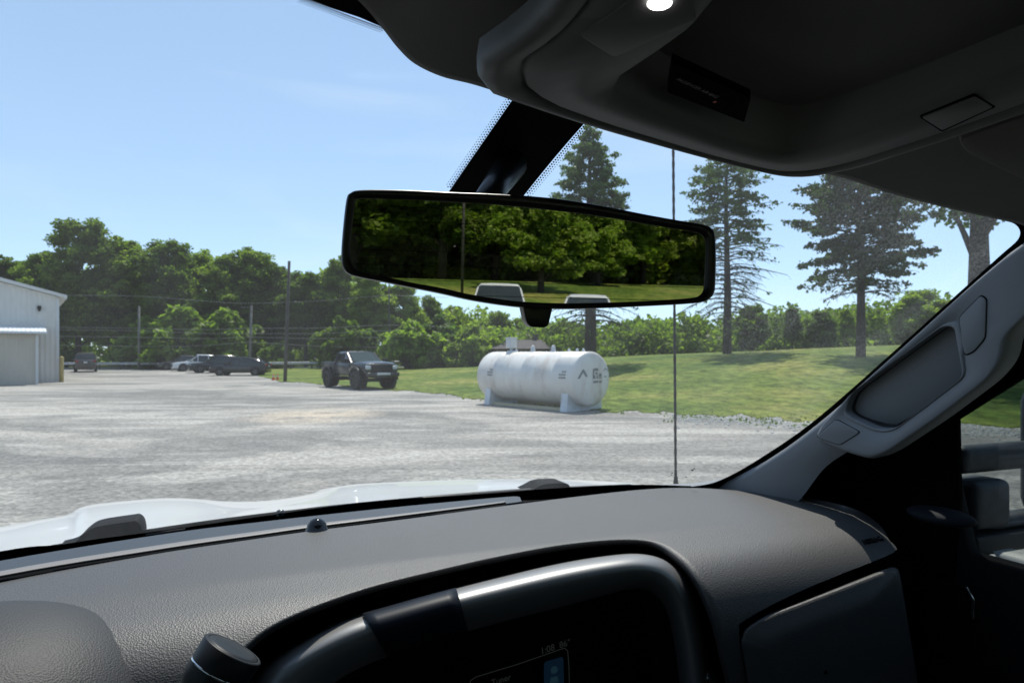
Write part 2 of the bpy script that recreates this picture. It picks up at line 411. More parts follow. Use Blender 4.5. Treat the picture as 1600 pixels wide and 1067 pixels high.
def ground_mat():
    m = mat('gravel_lot', (.3, .3, .3), .9); nt = m.node_tree; b = nt.nodes['Principled BSDF']
    tc = nt.nodes.new('ShaderNodeTexCoord'); ob = tc.outputs['Object']
    big = nz(nt, vscale(nt, ob, (.11, .16, 1)), 1.0, 6, .6, .6)
    c = ramp(nt, big, [(.36, (.158, .148, .130)), (.5, (.235, .220, .192)), (.62, (.355, .328, .275))])
    mp = nt.nodes.new('ShaderNodeMapping'); mp.inputs['Rotation'].default_value = (0, 0, .5); mp.inputs['Scale'].default_value = (.10, .42, 1); nt.links.new(ob, mp.inputs['Vector']); tr = nz(nt, mp.outputs[0], 1.0, 5, .55, 2.2)
    c = mixc(nt, mth(nt, 'MULTIPLY', ramp(nt, tr, [(.50, (0, 0, 0)), (.60, (1, 1, 1))]), .62), c, (.40, .378, .33))
    dk = nz(nt, vscale(nt, ob, (.13, .20, 1)), 1.0, 6, .65, 1.2)
    c = mixc(nt, mth(nt, 'MULTIPLY', ramp(nt, dk, [(.50, (0, 0, 0)), (.60, (1, 1, 1))]), .66), c, (.130, .125, .114))
    # tan worn patch near (x,y) = (-6.5, 22)
    geo = nt.nodes.new('ShaderNodeSeparateXYZ'); nt.links.new(ob, geo.inputs[0])
    def gauss(cx, cy, sx, sy):
        a = mth(nt, 'DIVIDE', mth(nt, 'SUBTRACT', geo.outputs[0], cx), sx); bb = mth(nt, 'DIVIDE', mth(nt, 'SUBTRACT', geo.outputs[1], cy), sy)
        r2 = mth(nt, 'ADD', mth(nt, 'MULTIPLY', a, a), mth(nt, 'MULTIPLY', bb, bb)); return mth(nt, 'SUBTRACT', 1.0, r2, True)
    pn = nz(nt, vscale(nt, ob, (.9, .8, 1)), 1.0, 6, .7)
    pf = mth(nt, 'MULTIPLY', gauss(-6.2, 21.6, 2.3, 3.2), ramp(nt, pn, [(.36, (0, 0, 0)), (.52, (1, 1, 1))]), True)
    c = mixc(nt, mth(nt, 'MULTIPLY', pf, .95), c, (.50, .39, .26))
    fn = nz(nt, ob, 9, 6, .75); sp = nt.nodes.new('ShaderNodeTexVoronoi'); sp.inputs['Scale'].default_value = 16; nt.links.new(ob, sp.inputs['Vector'])
    c = mixc(nt, .75, c, ramp(nt, fn, [(.3, (.30, .30, .30)), (.7, (.75, .75, .75))]), 'OVERLAY')
    bwn = nt.nodes.new('ShaderNodeRGBToBW'); nt.links.new(sp.outputs['Color'], bwn.inputs[0]); c = mixc(nt, .35, c, bwn.outputs[0], 'OVERLAY')
    hs = nt.nodes.new('ShaderNodeHueSaturation'); hs.inputs['Saturation'].default_value = .75; hs.inputs['Value'].default_value = 1; nt.links.new(c, hs.inputs['Color'])
    nt.links.new(hs.outputs[0], b.inputs['Base Color'])
    hgt = mth(nt, 'ADD', mth(nt, 'MULTIPLY', fn, .5), mth(nt, 'ADD', sp.outputs[0], mth(nt, 'MULTIPLY', tr, 3.0)))
    bp = nt.nodes.new('ShaderNodeBump'); bp.inputs['Strength'].default_value = .6; bp.inputs['Distance'].default_value = .035
    nt.links.new(hgt, bp.inputs['Height']); nt.links.new(bp.outputs[0], b.inputs['Normal']); return m
def lawn_mat():
    m = mat('lawn_grass', (.1, .15, .05), .9, spec=.2); nt = m.node_tree; b = nt.nodes['Principled BSDF']
    tc = nt.nodes.new('ShaderNodeTexCoord'); ob = tc.outputs['Object']
    a = nz(nt, ob, .16, 5, .6); f = nz(nt, vscale(nt, ob, (1, .6, 1)), 2.2, 6, .7); g = nz(nt, ob, 14, 3, .7)
    c = ramp(nt, a, [(.36, (.080, .130, .020)), (.5, (.135, .180, .032)), (.64, (.23, .23, .065))])
    c = mixc(nt, .9, c, ramp(nt, f, [(.32, (.16, .2, .14)), (.68, (.86, .84, .8))]), 'OVERLAY')
    c = mixc(nt, .5, c, ramp(nt, g, [(.3, (.2, .2, .2)), (.7, (.8, .8, .8))]), 'OVERLAY')
    nt.links.new(c, b.inputs['Base Color'])
    bp = nt.nodes.new('ShaderNodeBump'); bp.inputs['Strength'].default_value = .9; bp.inputs['Distance'].default_value = .10
    nt.links.new(mth(nt, 'ADD', g, mth(nt, 'MULTIPLY', f, 1.5)), bp.inputs['Height']); nt.links.new(bp.outputs[0], b.inputs['Normal']); return m
GM, LM = ground_mat(), lawn_mat()
road_mat = mat('road_asphalt', (.22, .22, .215), .9, noise=(.5, .15, 6))
xs = spaced(-900, 900, -60, 60, 1.5, 1.22); ys = spaced(-900, 1500, -52, 95, 1.5, 1.22)
g = grid('ground', [[(x, y, h(x, y)) for x in xs] for y in ys], GM, None, True); tag(g, kind='structure', label='grey gravel lot worn by tyre tracks')
def urow(px_list, ts, dfar, off):
    rows = []
    for t in ts:
        r = []
        for px in px_list:
            u = (px-800)/FPX; d0 = edge_d(px)
            if px < 400: d0 = 90
            jit = .55*math.sin(px*.11)+.35*math.sin(px*.037+2)+.25*math.sin(px*.31+1)
            d0 += jit*(d0/30)
            d = d0+(dfar-d0)*t**2.2
            x = u*d; r.append((x, d, h(x, d)+off*(1 if t > 0 else -1)))
        rows.append(r)
    return rows
pxl = list(range(404, 1300, 8))+list(range(1300, 2600, 40))
ln = grid('lawn', urow(pxl, np.linspace(0, 1, 60), 160, .035), LM, None, True); tag(ln, kind='structure', label='mown green lawn rising behind the white tank')
bl = grid('lawn', [[(x, y, h(x, y)+.02) for x in spaced(-160, 160, -60, 60, 4)] for y in (-12, -16, -20, -26, -30, -36, -42, -48, -60, -90, -160)], LM, None, True); tag(bl, kind='structure', label='mown lawn behind the truck')
rd = grid('road', [[(x, y0, h(x, y0)+.05) for x in np.linspace(-90, -8, 40)] for y0 in (79.5, 81.5, 83.5, 86)], road_mat, None, True); tag(rd, kind='structure', label='pale road beyond the guard rail')
vg = grid('verge', [[(x, y0, h(x, y0)+.05) for x in np.linspace(-140, -8, 50)] for y0 in (86.2, 90, 96, 105, 120, 150)], LM, None, True); tag(vg, kind='structure', label='grass verge below the wood')

# ------------------------------------------------------------------ leaf clouds and trees
rng = np.random.default_rng(7); random.seed(5)
def leafquads(C, size, up=.35, aspect=1.5, dirs=None):
    n = len(C); nrm = rng.normal(size=(n, 3)); nrm[:, 2] += up*2; nrm /= np.linalg.norm(nrm, axis=1)[:, None]
    a = np.cross(nrm, rng.normal(size=(n, 3))) if dirs is None else dirs+rng.normal(size=(n, 3))*.25
    a /= np.linalg.norm(a, axis=1)[:, None]; b = np.cross(nrm, a); b /= np.linalg.norm(b, axis=1)[:, None]+1e-9
    s = size*rng.uniform(.6, 1.3, n)[:, None]
    V = np.stack([C-a*s*aspect/2, C-b*s*.5, C+a*s*aspect/2, C+b*s*.5], 1).reshape(-1, 3)
    return V
def cloud_mesh(name, Vlist, m):
    V = np.concatenate(Vlist); n = len(V)//4; me = bpy.data.meshes.new(name)
    me.vertices.add(len(V)); me.vertices.foreach_set('co', V.astype(np.float32).ravel())
    me.loops.add(n*4); me.loops.foreach_set('vertex_index', np.arange(n*4, dtype=np.int32))
    me.polygons.add(n); me.polygons.foreach_set('loop_start', np.arange(0, n*4, 4, dtype=np.int32)); me.polygons.foreach_set('loop_total', np.full(n, 4, np.int32))
    me.materials.append(m); me.update(); me.validate(); return me
def sph(n):
    v = rng.normal(size=(n, 3)); return v/np.linalg.norm(v, axis=1)[:, None]
def mb_mesh(name, mb, m, smooth=True):
    me = bpy.data.meshes.new(name); me.from_pydata([tuple(v) for v in mb.v], [], mb.f); me.materials.append(m)
    if smooth: me.polygons.foreach_set('use_smooth', [True]*len(me.polygons))
    me.update(); return me
def decid_proto(name, Ht, R, cb, seed, m, bm_=None, nl=9, leaf=.36, dens=1.0, trunk_r=.28, op=1.0):
    """deciduous: trunk with limbs to each lobe; lobes of leaf clumps. Ht height, R crown radius, cb crown base"""
    global rng; rng = np.random.default_rng(seed); rd_ = random.Random(seed)
    mb = MB(); V = []
    lean = Vector((rd_.uniform(-.5, .5), rd_.uniform(-.5, .5), 0))
    top = Vector((lean.x, lean.y, Ht*.86))
    tp = [Vector((0, 0, -.6)), Vector((lean.x*.1, lean.y*.1, Ht*.2)), Vector((lean.x*.5, lean.y*.3, Ht*.5)), top]
    mb.tube(tp, [trunk_r*1.25, trunk_r, trunk_r*.6, trunk_r*.12], 8)
    lobes = []
    nl = int(nl*1.7)
    for i in range(nl):
        q = (i+.5)/nl; zc = cb+(Ht-cb)*(.12+.78*q)
        rr = R*math.sin(math.pi*min(.92, .18+.74*q))**.7*rd_.uniform(.5, 1.1)
        th = i*2.4+rd_.uniform(-.5, .5); lr = R*rd_.uniform(.26, .46)*(1.1-.40*q)
        lobes.append((Vector((rr*math.cos(th)*.75, rr*math.sin(th)*.75, zc)), lr))
    lobes.append((Vector((lean.x, lean.y, Ht-R*.36)), R*.36)); lobes.append((Vector((0, 0, cb+(Ht-cb)*.45)), R*.5))
    for c, lr in lobes:
        k = min(.8, max(.15, (c.z-lr*1.2)/Ht)); s = tp[0].lerp(top, k)
        mid = s.lerp(c, .5)+Vector((rd_.uniform(-.4, .4), rd_.uniform(-.4, .4), -.3))
        mb.tube([s, mid, c], [trunk_r*.42, trunk_r*.26, trunk_r*.08], 5)
        nc = int(22*(lr/1.5)**2*op)+4
        for d in sph(nc):
            cc = np.array(c)+d*lr*rd_.uniform(.5, 1.3)*np.array([1, 1, .85]); cr = rd_.uniform(.3, .75)*R/4.2
            nn = int((112 if leaf < .25 and dens == 1.0 else 70)*dens*cr/.5); pts = cc+sph(nn)*(rng.uniform(0, 1, nn)**.6)[:, None]*cr*1.25*np.array([1.15, 1.15, .8])
            V.append(leafquads(pts, leaf, .5))
            if rd_.random() < .35: mb.tube([c, Vector(cc)], [.05, .015], 3, False)
    return (mb_mesh(name+'_trunk', mb, bm_ or bark), cloud_mesh(name+'_crown', V, m), Ht)
def conifer_proto(name, Ht, prof, z0, seed, droop, bare_to, m, trunk_r=.3, step=.32, leaf=.16, dens=1.0, patchy=.0):
    global rng; rng = np.random.default_rng(seed); rd_ = random.Random(seed); mb = MB(); V = []
    mb.tube([(0, 0, -.6), (0.05, 0, Ht*.3), (-.05, .05, Ht*.7), (0, 0, Ht)], [trunk_r*1.2, trunk_r*.9, trunk_r*.5, .03], 10)
    z = z0; k = 0
    while z < Ht-.15:
        q = z/Ht; nb = 4 if q < .9 else 3
        for j in range(nb):
            th = k*1.1+j*2*math.pi/nb+rd_.uniform(-.4, .4); L = np.interp(q, [p[0] for p in prof], [p[1] for p in prof])*rd_.uniform(.6, 1.12)
            if L < .15: continue
            dv = Vector((math.cos(th), math.sin(th), 0)); dr = droop*(1-q)**.8
            up0 = .25+q*.5; pts = []
            for i in range(6):
                t = i/5; pts.append(Vector((0, 0, z))+dv*L*t+Vector((0, 0, L*(up0*t*.6-dr*t*t*.9)+(.10*L*t**4)))+Vector((rd_.uniform(-.06, .06), rd_.uniform(-.06, .06), 0))*t)
            mb.tube(pts, [max(.05*(L/3), .018)*(1-.15*i) for i in range(6)], 4, False)
            fol = 0 if q < bare_to else min(1, (q-bare_to)/.15+.15)
            nt_ = int(L*4.2)
            for s in range(nt_):
                t = rd_.uniform(.18, 1); i = min(4, int(t*5)); p = pts[i].lerp(pts[i+1], t*5-i)
                side = dv.cross(Vector((0, 0, 1)))*(1 if s % 2 else -1); tl = L*.30*(1.15-t)+.25
                e = p+side*tl*rd_.uniform(.5, 1)+dv*tl*.6+Vector((0, 0, -tl*(.35+dr*.5)*rd_.uniform(.3, 1.3)))
                mb.tube([p, p.lerp(e, .5)+Vector((0, 0, .05)), e], [.014, .011, .007], 3, False)
                ff = fol*(1 if rd_.random() > patchy else .1)
                nn = int(22*dens*ff*(1 if t > .35 else .5))
                if q < bare_to and rd_.random() < .12: nn = 5
                if nn > 0:
                    tt = rng.uniform(0, 1, nn)[:, None]; base = np.array(p)*(1-tt)+np.array(e)*tt+rng.normal(size=(nn, 3))*[.13, .13, .07]
                    V.append(leafquads(base, leaf, .2, 1.7))
        z += step*(1.2-.5*q)*rd_.uniform(.8, 1.2); k += 1
    return (mb_mesh(name+'_trunk', mb, bark), cloud_mesh(name+'_crown', V, m), Ht)
def bush_proto(name, seed, m, leaf=.2, n=26):
    global rng; rng = np.random.default_rng(seed); rd_ = random.Random(seed); V = []; mb = MB()
    for i in range(n):
        th = rd_.uniform(0, 6.28); r = rd_.uniform(0, 1)**.6*1.0; z = rd_.uniform(.15, 1.75)*(1-.35*r*r)
        c = np.array([r*math.cos(th)*1.15, r*math.sin(th)*1.15, z]); 
        mb.tube([(0, 0, -.2), (c[0]*.5, c[1]*.5, z*.6), tuple(c)], [.05, .03, .01], 4, False)
        for d in sph(6):
            cc = c+d*.33; nn = 60; V.append(leafquads(cc+sph(nn)*(rng.uniform(0, 1, nn)**.5)[:, None]*.24, leaf, .5))
    return (mb_mesh(name+'_stem', mb, bark), cloud_mesh(name+'_leaves', V, m), 2.0)
def plant(proto, name, x, y, hh, label, cat, group=None, sx=1.0, rz=0, z=None, kinds=('trunk', 'crown')):
    zz = h(x, y) if z is None else z; s = hh/proto[2]
    o = empty(name, (x, y, zz), rz); o.scale = (s*sx, s*sx, s)
    a = bpy.data.objects.new(kinds[0], proto[0]); b = bpy.data.objects.new(kinds[1], proto[1])
    for c in (a, b): COL.objects.link(c); c.parent = o
    tag(o, label, cat, group); return o
def plant_px(proto, name, px, ytop, d, label, cat, group=None, **k):
    x = (px-800)/FPX*d; zz = h(x, d); hh = H+(HZ-ytop)/FPX*d-zz
    return plant(proto, name, x, d, hh, label, cat, group, **k)

D1 = decid_proto('oak_a', 18, 4.6, 2.4, 11, leaf_green, leaf=.23)
D2 = decid_proto('oak_b', 18, 4.2, 1.6, 12, leaf_green, nl=10, leaf=.23)
D3 = decid_proto('oak_c', 18, 4.8, 2.0, 13, leaf_green, nl=9, leaf=.23)
D4 = decid_proto('oak_d', 12, 4.4, 1.5, 14, leaf_bright, nl=8, leaf=.32)
D5 = decid_proto('oak_e', 10, 4.2, 1.0, 15, leaf_green, nl=8, leaf=.30)
B1 = bush_proto('bush_a', 21, leaf_bright, .16); B2 = bush_proto('bush_b', 22, leaf_dark, .16); B3 = bush_proto('bush_c', 23, leaf_green, .16)
C1 = conifer_proto('spruce_a', 18, [(0, 2.6), (.2, 3.6), (.45, 3.6), (.62, 3.2), (.78, 2.2), (.9, 1.15), (1, .2)], 3.0, 31, .75, .36, leaf_pine, .42, .34, .15, 1.35, .15)
C2 = conifer_proto('pine_bare', 15, [(0, 2.0), (.15, 3.2), (.40, 3.9), (.6, 3.1), (.8, 2.9), (.93, 2.0), (1, .8)], 2.6, 32, .85, .50, leaf_pine, .27, .34, .15, 1.0, .5)
C4 = conifer_proto('pine_ragged', 14, [(0, 2.0), (.25, 3.0), (.4, 4.0), (.6, 4.3), (.8, 3.7), (.93, 2.4), (1, 1.0)], 4.2, 36, .6, .33, leaf_pine, .27, .36, .17, 1.45, .28)
C3 = conifer_proto('spruce_far', 10, [(0, 1.6), (.5, 1.3), (1, .1)], .5, 33, .5, .05, leaf_pine, .15, .4, .22, 1.0)
D7 = decid_proto('oak_big', 15, 4.6, 6.2, 42, leaf_dark, None, 9, .17, .9, .40, .6)

TL = 'trees standing in the wood beyond the guard rail'
lst = [  # px, ytop, d, proto, sx, label
 (-70, 395, 88, D1, 1.2, 'green tree behind the steel building at the very left edge of the view'),
 (8, 402, 92, D2, .9, 'tree top just above the left end of the grey building roof'),
 (64, 394, 88, D2, .85, 'round topped tree above the roof slope of the grey steel building'),
 (122, 343, 86, D1, 1.0, 'tallest tree of the wood, its open crown above the far brown car'),
 (190, 371, 88, D2, 1.05, 'broad tree just right of the tallest one in the wood'),
 (262, 376, 86, D1, .95, 'tree with a pointed top above the parked cars, two right of the tallest'),
 (312, 394, 92, D3, .95, 'dark tree in the gap behind the bright round shrubs'),
 (352, 398, 88, D2, .9, 'middle green tree above the white parked car'),
 (390, 388, 90, D3, .95, 'dark high tree directly above the short grey pole'),
 (432, 412, 90, D2, .85, 'green tree just left of the tall dark utility pole'),
 (478, 425, 86, D1, .85, 'lower green tree just right of the tall dark utility pole'),
 (530, 402, 88, D2, .75, 'tall tree beside a gap of sky left of the mirror'),
 (575, 425, 86, D1, .9, 'green tree whose top is hidden by the lower left corner of the mirror'),
 (628, 440, 88, D3, .8, 'green tree below the lower edge of the mirror, behind the faint grey pole'),
 (672, 462, 92, D2, .8, 'thin topped tree below the mirror with sky showing through'),
 (712, 478, 98, D1, .8, 'last tall tree of the wood before the gap of sky under the mirror'),
]
for i, (px, yt, d, pr, sx, lb) in enumerate(lst):
    plant_px(pr, 'broadleaf_tree', px, yt, d, lb, 'tree', TL, sx=sx*(1.3 if i != 3 else 1.12), rz=i*1.3)
lst = [
 (250, 500, 82, B1, 1.35, 'left of the bright yellow-green round shrubs behind the parked cars'),
 (300, 486, 81, B1, 1.35, 'largest bright yellow-green round shrub, in the middle behind the parked cars'),
 (352, 490, 82, B1, 1.2, 'right of the bright yellow-green round shrubs behind the parked cars'),
 (434, 536, 80, B1, 1.0, 'small bright shrub just left of the foot of the tall dark utility pole'),
 (545, 500, 78, B3, 1.0, 'green shrub behind the cab of the black pickup truck'),
 (640, 505, 74, B1, 1.2, 'bright rounded bush just right of the black pickup truck'),
 (692, 500, 76, B2, 1.0, 'dark bush between the two bright ones right of the black pickup'),
 (728, 512, 72, B3, 1.2, 'round green bush touching the left end of the white tank'),
 (775, 490, 88, D5, 1.1, 'low spreading tree behind the white control box of the tank'),
 (822, 492, 96, D5, 1.0, 'low tree right behind the grey house roof'),
 (100, 545, 84, B2, 1.0, 'dark low bush beside the corner of the steel building'),
]
for i, (px, yt, d, pr, sx, lb) in enumerate(lst):
    t_ = pr is D5
    plant_px(pr, 'broadleaf_tree' if t_ else 'shrub', px, yt, d, lb, 'tree' if t_ else 'bush', 'shrubs and low trees at the edge of the wood', sx=sx, rz=i*.9, kinds=('trunk', 'crown') if t_ else ('stem', 'foliage'))
lst = [
 (880, 505, 88, D5, 1.1, 'low green tree left of the big spruce trunk'), (965, 515, 84, D5, 1.0, 'green tree between the spruce trunk and the far spire'),
 (1020, 512, 96, D5, 1.0, 'pale green tree just left of the antenna'), (1050, 496, 90, D3, .8, 'dark reddish tree behind the antenna'),
 (1092, 500, 84, D5, 1.0, 'green tree between the antenna and the bare pine'), (1176, 478, 60, D5, 1.0, 'dark green tree just right of the bare pine trunk'),
 (1238, 478, 62, D3, .8, 'dusty blue-green round tree left in the row on the lawn crest'), (1282, 486, 60, D5, 1.0, 'middle round tree in the row on the lawn crest'),
 (1322, 482, 64, D3, .9, 'round tree behind the trunk of the dusty big tree'), (1440, 455, 52, D5, 1.2, 'green tree half hidden by the pillar trim'),
 (1510, 470, 50, D5, 1.2, 'tree behind the pillar trim under the thick trunk'),
]
for i, (px, yt, d, pr, sx, lb) in enumerate(lst):
    plant_px(pr, 'broadleaf_tree', px, yt, d, lb, 'tree', 'low trees along the crest of the lawn', sx=sx, rz=i*1.7)
plant_px(C3, 'spruce', 998, 488, 110, 'tiny pointed spruce on the skyline between the big spruce and the antenna', 'tree', sx=.9)
plant_px(C1, 'spruce', 922, 193, 46, 'tall dense spruce rising above the mirror left of the antenna', 'tree', sx=1.0)
plant_px(C2, 'pine', 1136, 236, 44, 'tall pine with bare drooping lower branches just right of the mirror', 'tree', sx=1.05)
plant_px(C4, 'pine', 1345, 225, 36, 'tall tree with a straight bare trunk seen through the dirty part of the windshield', 'tree', sx=1.0, rz=.6)
plant_px(D7, 'broadleaf_tree', 1530, -40, 29, 'big tree with a thick trunk and curving limb at the windshield upper corner', 'tree', sx=1.0, rz=2.1)
# undergrowth and deep wood
rng = np.random.default_rng(77); V = []
for i in range(620):
    px = rng.uniform(-260, 780); d = rng.uniform(93, 112); x = (px-800)/FPX*d; zt = rng.uniform(.5, 13 if px < 560 else 7)
    nn = 120; c = np.array([x, d, h(x, d)+zt]); V.append(leafquads(c+sph(nn)*(rng.uniform(0, 1, nn)**.5)[:, None]*[1.9, 1.9, 1.3], .42, .4))
ug = bpy.data.objects.new('woodland', cloud_mesh('woodland', V, leaf_green)); COL.objects.link(ug)
tag(ug, 'dark mass of undergrowth and distant wood below the tree crowns on the left', 'woodland', kind='stuff'); V = []
for i in range(520):
    px = rng.uniform(730, 1560); d = rng.uniform(72, 95); x = (px-800)/FPX*d; c = np.array([x, d, h(x, d)+rng.uniform(0, 1)**1.2*np.interp(px, [730, 900, 1150, 1300, 1500], [3.6, 3.6, 3.6, 4.2, 5.5])])
    nn = 110; V.append(leafquads(c+sph(nn)*(rng.uniform(0, 1, nn)**.5)[:, None]*[1.9, 1.9, 1.2], .4, .4))
ug = bpy.data.objects.new('woodland', cloud_mesh('woodland_belt', V, leaf_green)); COL.objects.link(ug)
tag(ug, 'soft green belt of distant wood along the crest of the lawn', 'woodland', kind='stuff')
# trees behind the truck, seen in the mirror
lst = [(-14, -56, 15), (-6, -53, 17), (1, -58, 16), (8, -52, 17), (15, -56, 16), (22, -53, 18), (29, -57, 17), (37, -52, 17), (45, -55, 16), (54, -50, 16), (63, -50, 16)]
nm = ['first', 'second', 'third', 'fourth', 'fifth', 'sixth', 'seventh', 'eighth', 'ninth', 'tenth', 'eleventh']
for i, (x, y, hh) in enumerate(lst):
    plant([D1, D4, D2][i % 3], 'broadleaf_tree', x, y, hh, '%s tree counted from the right end of the green row reflected in the rear-view mirror' % nm[i], 'tree', 'trees behind the truck, reflected in the mirror', sx=1.15, rz=i)
for i, (x, y, hh) in enumerate([(24, -40, 9), (33, -46, 7)]):
    plant(D4, 'broadleaf_tree', x, y, hh, ['bright yellow-green tree reflected in front of the darker row in the mirror', 'lower bright tree reflected at the foot of the row in the mirror'][i], 'tree', 'trees behind the truck, reflected in the mirror')
V = []
for i in range(2000):
    x = rng.uniform(8, 80); y = rng.uniform(-70, -58); c = np.array([x, y, 1.9+rng.uniform(0, 1)**1.6*17]); nn = 110
    V.append(leafquads(c+sph(nn)*(rng.uniform(0, 1, nn)**.5)[:, None]*[1.9, 1.9, 1.3], .42, .4))
ug = bpy.data.objects.new('woodland', cloud_mesh('woodland_rear', V, leaf_green)); COL.objects.link(ug)
tag(ug, 'dark understory behind the reflected row of trees in the mirror', 'woodland', kind='stuff')

# grass tufts and stones along the lawn edge
V = []
for i in range(260):
    px = rng.uniform(430, 1500) if i % 3 else rng.uniform(1040, 1300); d0 = edge_d(px); d = d0+rng.normal()*.5+(.0 if px < 1040 else rng.uniform(-1.6, .8)); x = (px-800)/FPX*d
    c = np.array([[x, d, h(x, d)+.01]]); c = np.repeat(c, 3, 0)+rng.normal(size=(3, 3))*[.05, .05, .015]
    V.append(leafquads(c, .06, -.3, 2.0, dirs=np.tile([[0, 0, 1.]], (3, 1))))
gt = bpy.data.objects.new('grass', cloud_mesh('grass_edge', V, grass_blade)); COL.objects.link(gt); tag(gt, 'ragged grass tufts where the lawn meets the gravel', 'grass', kind='stuff')
mb = MB()
for i in range(9000):
    if i % 2: px = rng.uniform(1050, 1620); d = edge_d(px)+abs(rng.normal())*-1.3+.7*min(1, (px-1050)/120)
    else: px = rng.uniform(0, 1560); d = rng.uniform(5, 24)
    x = (px-800)/FPX*d; s = rng.uniform(.008, .026)*(1 if i % 2 else .6)*((3.0 if rng.random() < .4 else 1.6) if i % 2 else 1)
    p = [Vector((math.cos(a)*s*rng.uniform(.7, 1.2), math.sin(a)*s*rng.uniform(.7, 1.2), 0)) for a in (0, 1.3, 2.6, 3.9, 5.1)]
    c = Vector((x, d, h(x, d)+.0)); tp = [q*.6+Vector((0, 0, s*.45)) for q in p]
    mb.add([c+q-Vector((0, 0, .01)) for q in p]+[c+q for q in tp], [[4, 3, 2, 1, 0], [5, 6, 7, 8, 9]]+[[k, (k+1) % 5, 5+(k+1) % 5, 5+k] for k in range(5)])
gs = mb.build('gravel', stone_mat, None); tag(gs, 'loose grey stones scattered over the lot and heaped at the lawn edge', 'gravel', kind='stuff')

# ------------------------------------------------------------------ steel building, shed lean-to, posts
bd = empty('steel_building', tuple(PZ(92, 597, -H))[:2]+(0,))
bx, by = bd.location.x, bd.location.y          # corner on the ground (about -30, 46)
eave = 5.75
# gable face toward the camera, going left; roof rises to the left
wl = 16.0; rise = .27
def bp_(x, y, z): return Vector((x, y, z))
pk = wl/2
face = [(0, 0), (0, eave), (-pk, eave+pk*rise*1.0), (-wl, eave), (-wl, 0)]
mb = MB(); n = len(face); dp = 22
yaw = Matrix.Rotation(math.radians(3), 4, 'Z')
mb.add([Vector((a, 0, b)) for a, b in face]+[Vector((a, dp, b)) for a, b in face], [[0, 1, 2, 3, 4][::-1], [5, 6, 7, 8, 9], [0, 1, 6, 5], [3, 4, 9, 8]])
bd.rotation_euler = (0, 0, math.radians(36))
mb.build('wall', siding, bd)
mb = MB()
for s in (0, 1):
    a = Vector((.45, -.35, eave-.02-.07)) if s == 0 else Vector((-wl-.45, -.35, eave-.09)); b_ = Vector((-pk, -.35, eave+pk*rise+.03))
    q = [a, b_, b_+Vector((0, dp+.7, 0)), a+Vector((0, dp+.7, 0))]
    mb.add(q+[v+Vector((0, 0, .22)) for v in q], [[0, 1, 2, 3], [7, 6, 5, 4], [0, 4, 5, 1], [3, 2, 6, 7], [0, 3, 7, 4], [1, 5, 6, 2]])
mb.build('roof', mat('roof_trim', (.62, .62, .60), .6), bd)
mb = MB(); mb.box((-.07, -.03, eave/2-.05), (.16, .06, eave-.15)); mb.build('corner_trim', mat('corner_trim_white', (.62, .63, .64), .5), bd)
mb = MB(); mb.box((-1.1, -.10, eave-.75), (.22, .2, .22)); mb.box((-1.1, -.2, eave-.9), (.14, .12, .2)); mb.build('floodlight', black_plastic, bd)
# shed lean-to
_c, _s = math.cos(math.radians(36)), math.sin(math.radians(36)); sd = 1.6; _q = PZ(59, 600.5, -H)
sh = empty('lean_to_shed', (_q.x, _q.y, 0), math.radians(36))
sd = (_q-Vector((bx, by, 0))).dot(Vector((_s, -_c, 0)))-.03
mb = MB(); sh_h = 3.15; mb.add([(0, 0, 0), (0, 0, sh_h), (-12, 0, sh_h), (-12, 0, 0), (0, sd, 0), (0, sd, sh_h+.3), (-12, sd, sh_h+.3), (-12, sd, 0)], [[0, 3, 2, 1], [0, 1, 5, 4], [2, 3, 7, 6]]); mb.build('wall', siding2, sh)
mb = MB(); q = [Vector(v) for v in ((.45, -.5, sh_h+.02), (-12, -.5, sh_h+.02), (-12, sd-.02, sh_h+.45), (.45, sd-.02, sh_h+.45))]
mb.add(q+[v+Vector((0, 0, .14)) for v in q], [[0, 1, 2, 3], [7, 6, 5, 4], [0, 4, 5, 1], [3, 2, 6, 7], [0, 3, 7, 4], [1, 5, 6, 2]]); mb.build('roof', awn_metal, sh)
mb = MB(); mb.box((-.05, -.04, sh_h/2), (.14, .07, sh_h)); mb.build('corner_trim', MATS['corner_trim_white'], sh)
tag(bd, 'pale grey steel building with a low gable roof at the left edge', 'building'); tag(sh, 'low lean-to with vertical ribbed siding and a bright white awning roof against the steel building', 'shed')
p_ = PZ(96, 597, -H); mb = MB(); mb.lathe((0, 0, 0), (0, 0, 1), [(0, 0), (0, .13), (1.62, .13), (1.70, .11), (1.74, .05), (1.75, 0)], 14)
o = mb.build('bollard', wood_yel, None, True); o.location = p_; tag(o, 'weathered yellow post standing at the corner of the steel building', 'bollard')
p_ = PZ(78, 596, -H); mb = MB(); mb.add([(-.75, -.12, 0), (.75, -.12, 0), (.75, .12, 0), (-.75, .12, 0), (-.72, -.06, .2), (.72, -.06, .2), (.72, .06, .2), (-.72, .06, .2)], [[3, 2, 1, 0], [4, 5, 6, 7], [0, 1, 5, 4], [1, 2, 6, 5], [2, 3, 7, 6], [3, 0, 4, 7]])
o = mb.build('parking_stop', stop_yel, None); o.location = p_+Vector((0, 0, 0)); bevel(o, .02); tag(o, 'yellow concrete block lying on the ground left of the yellow post', 'parking stop')

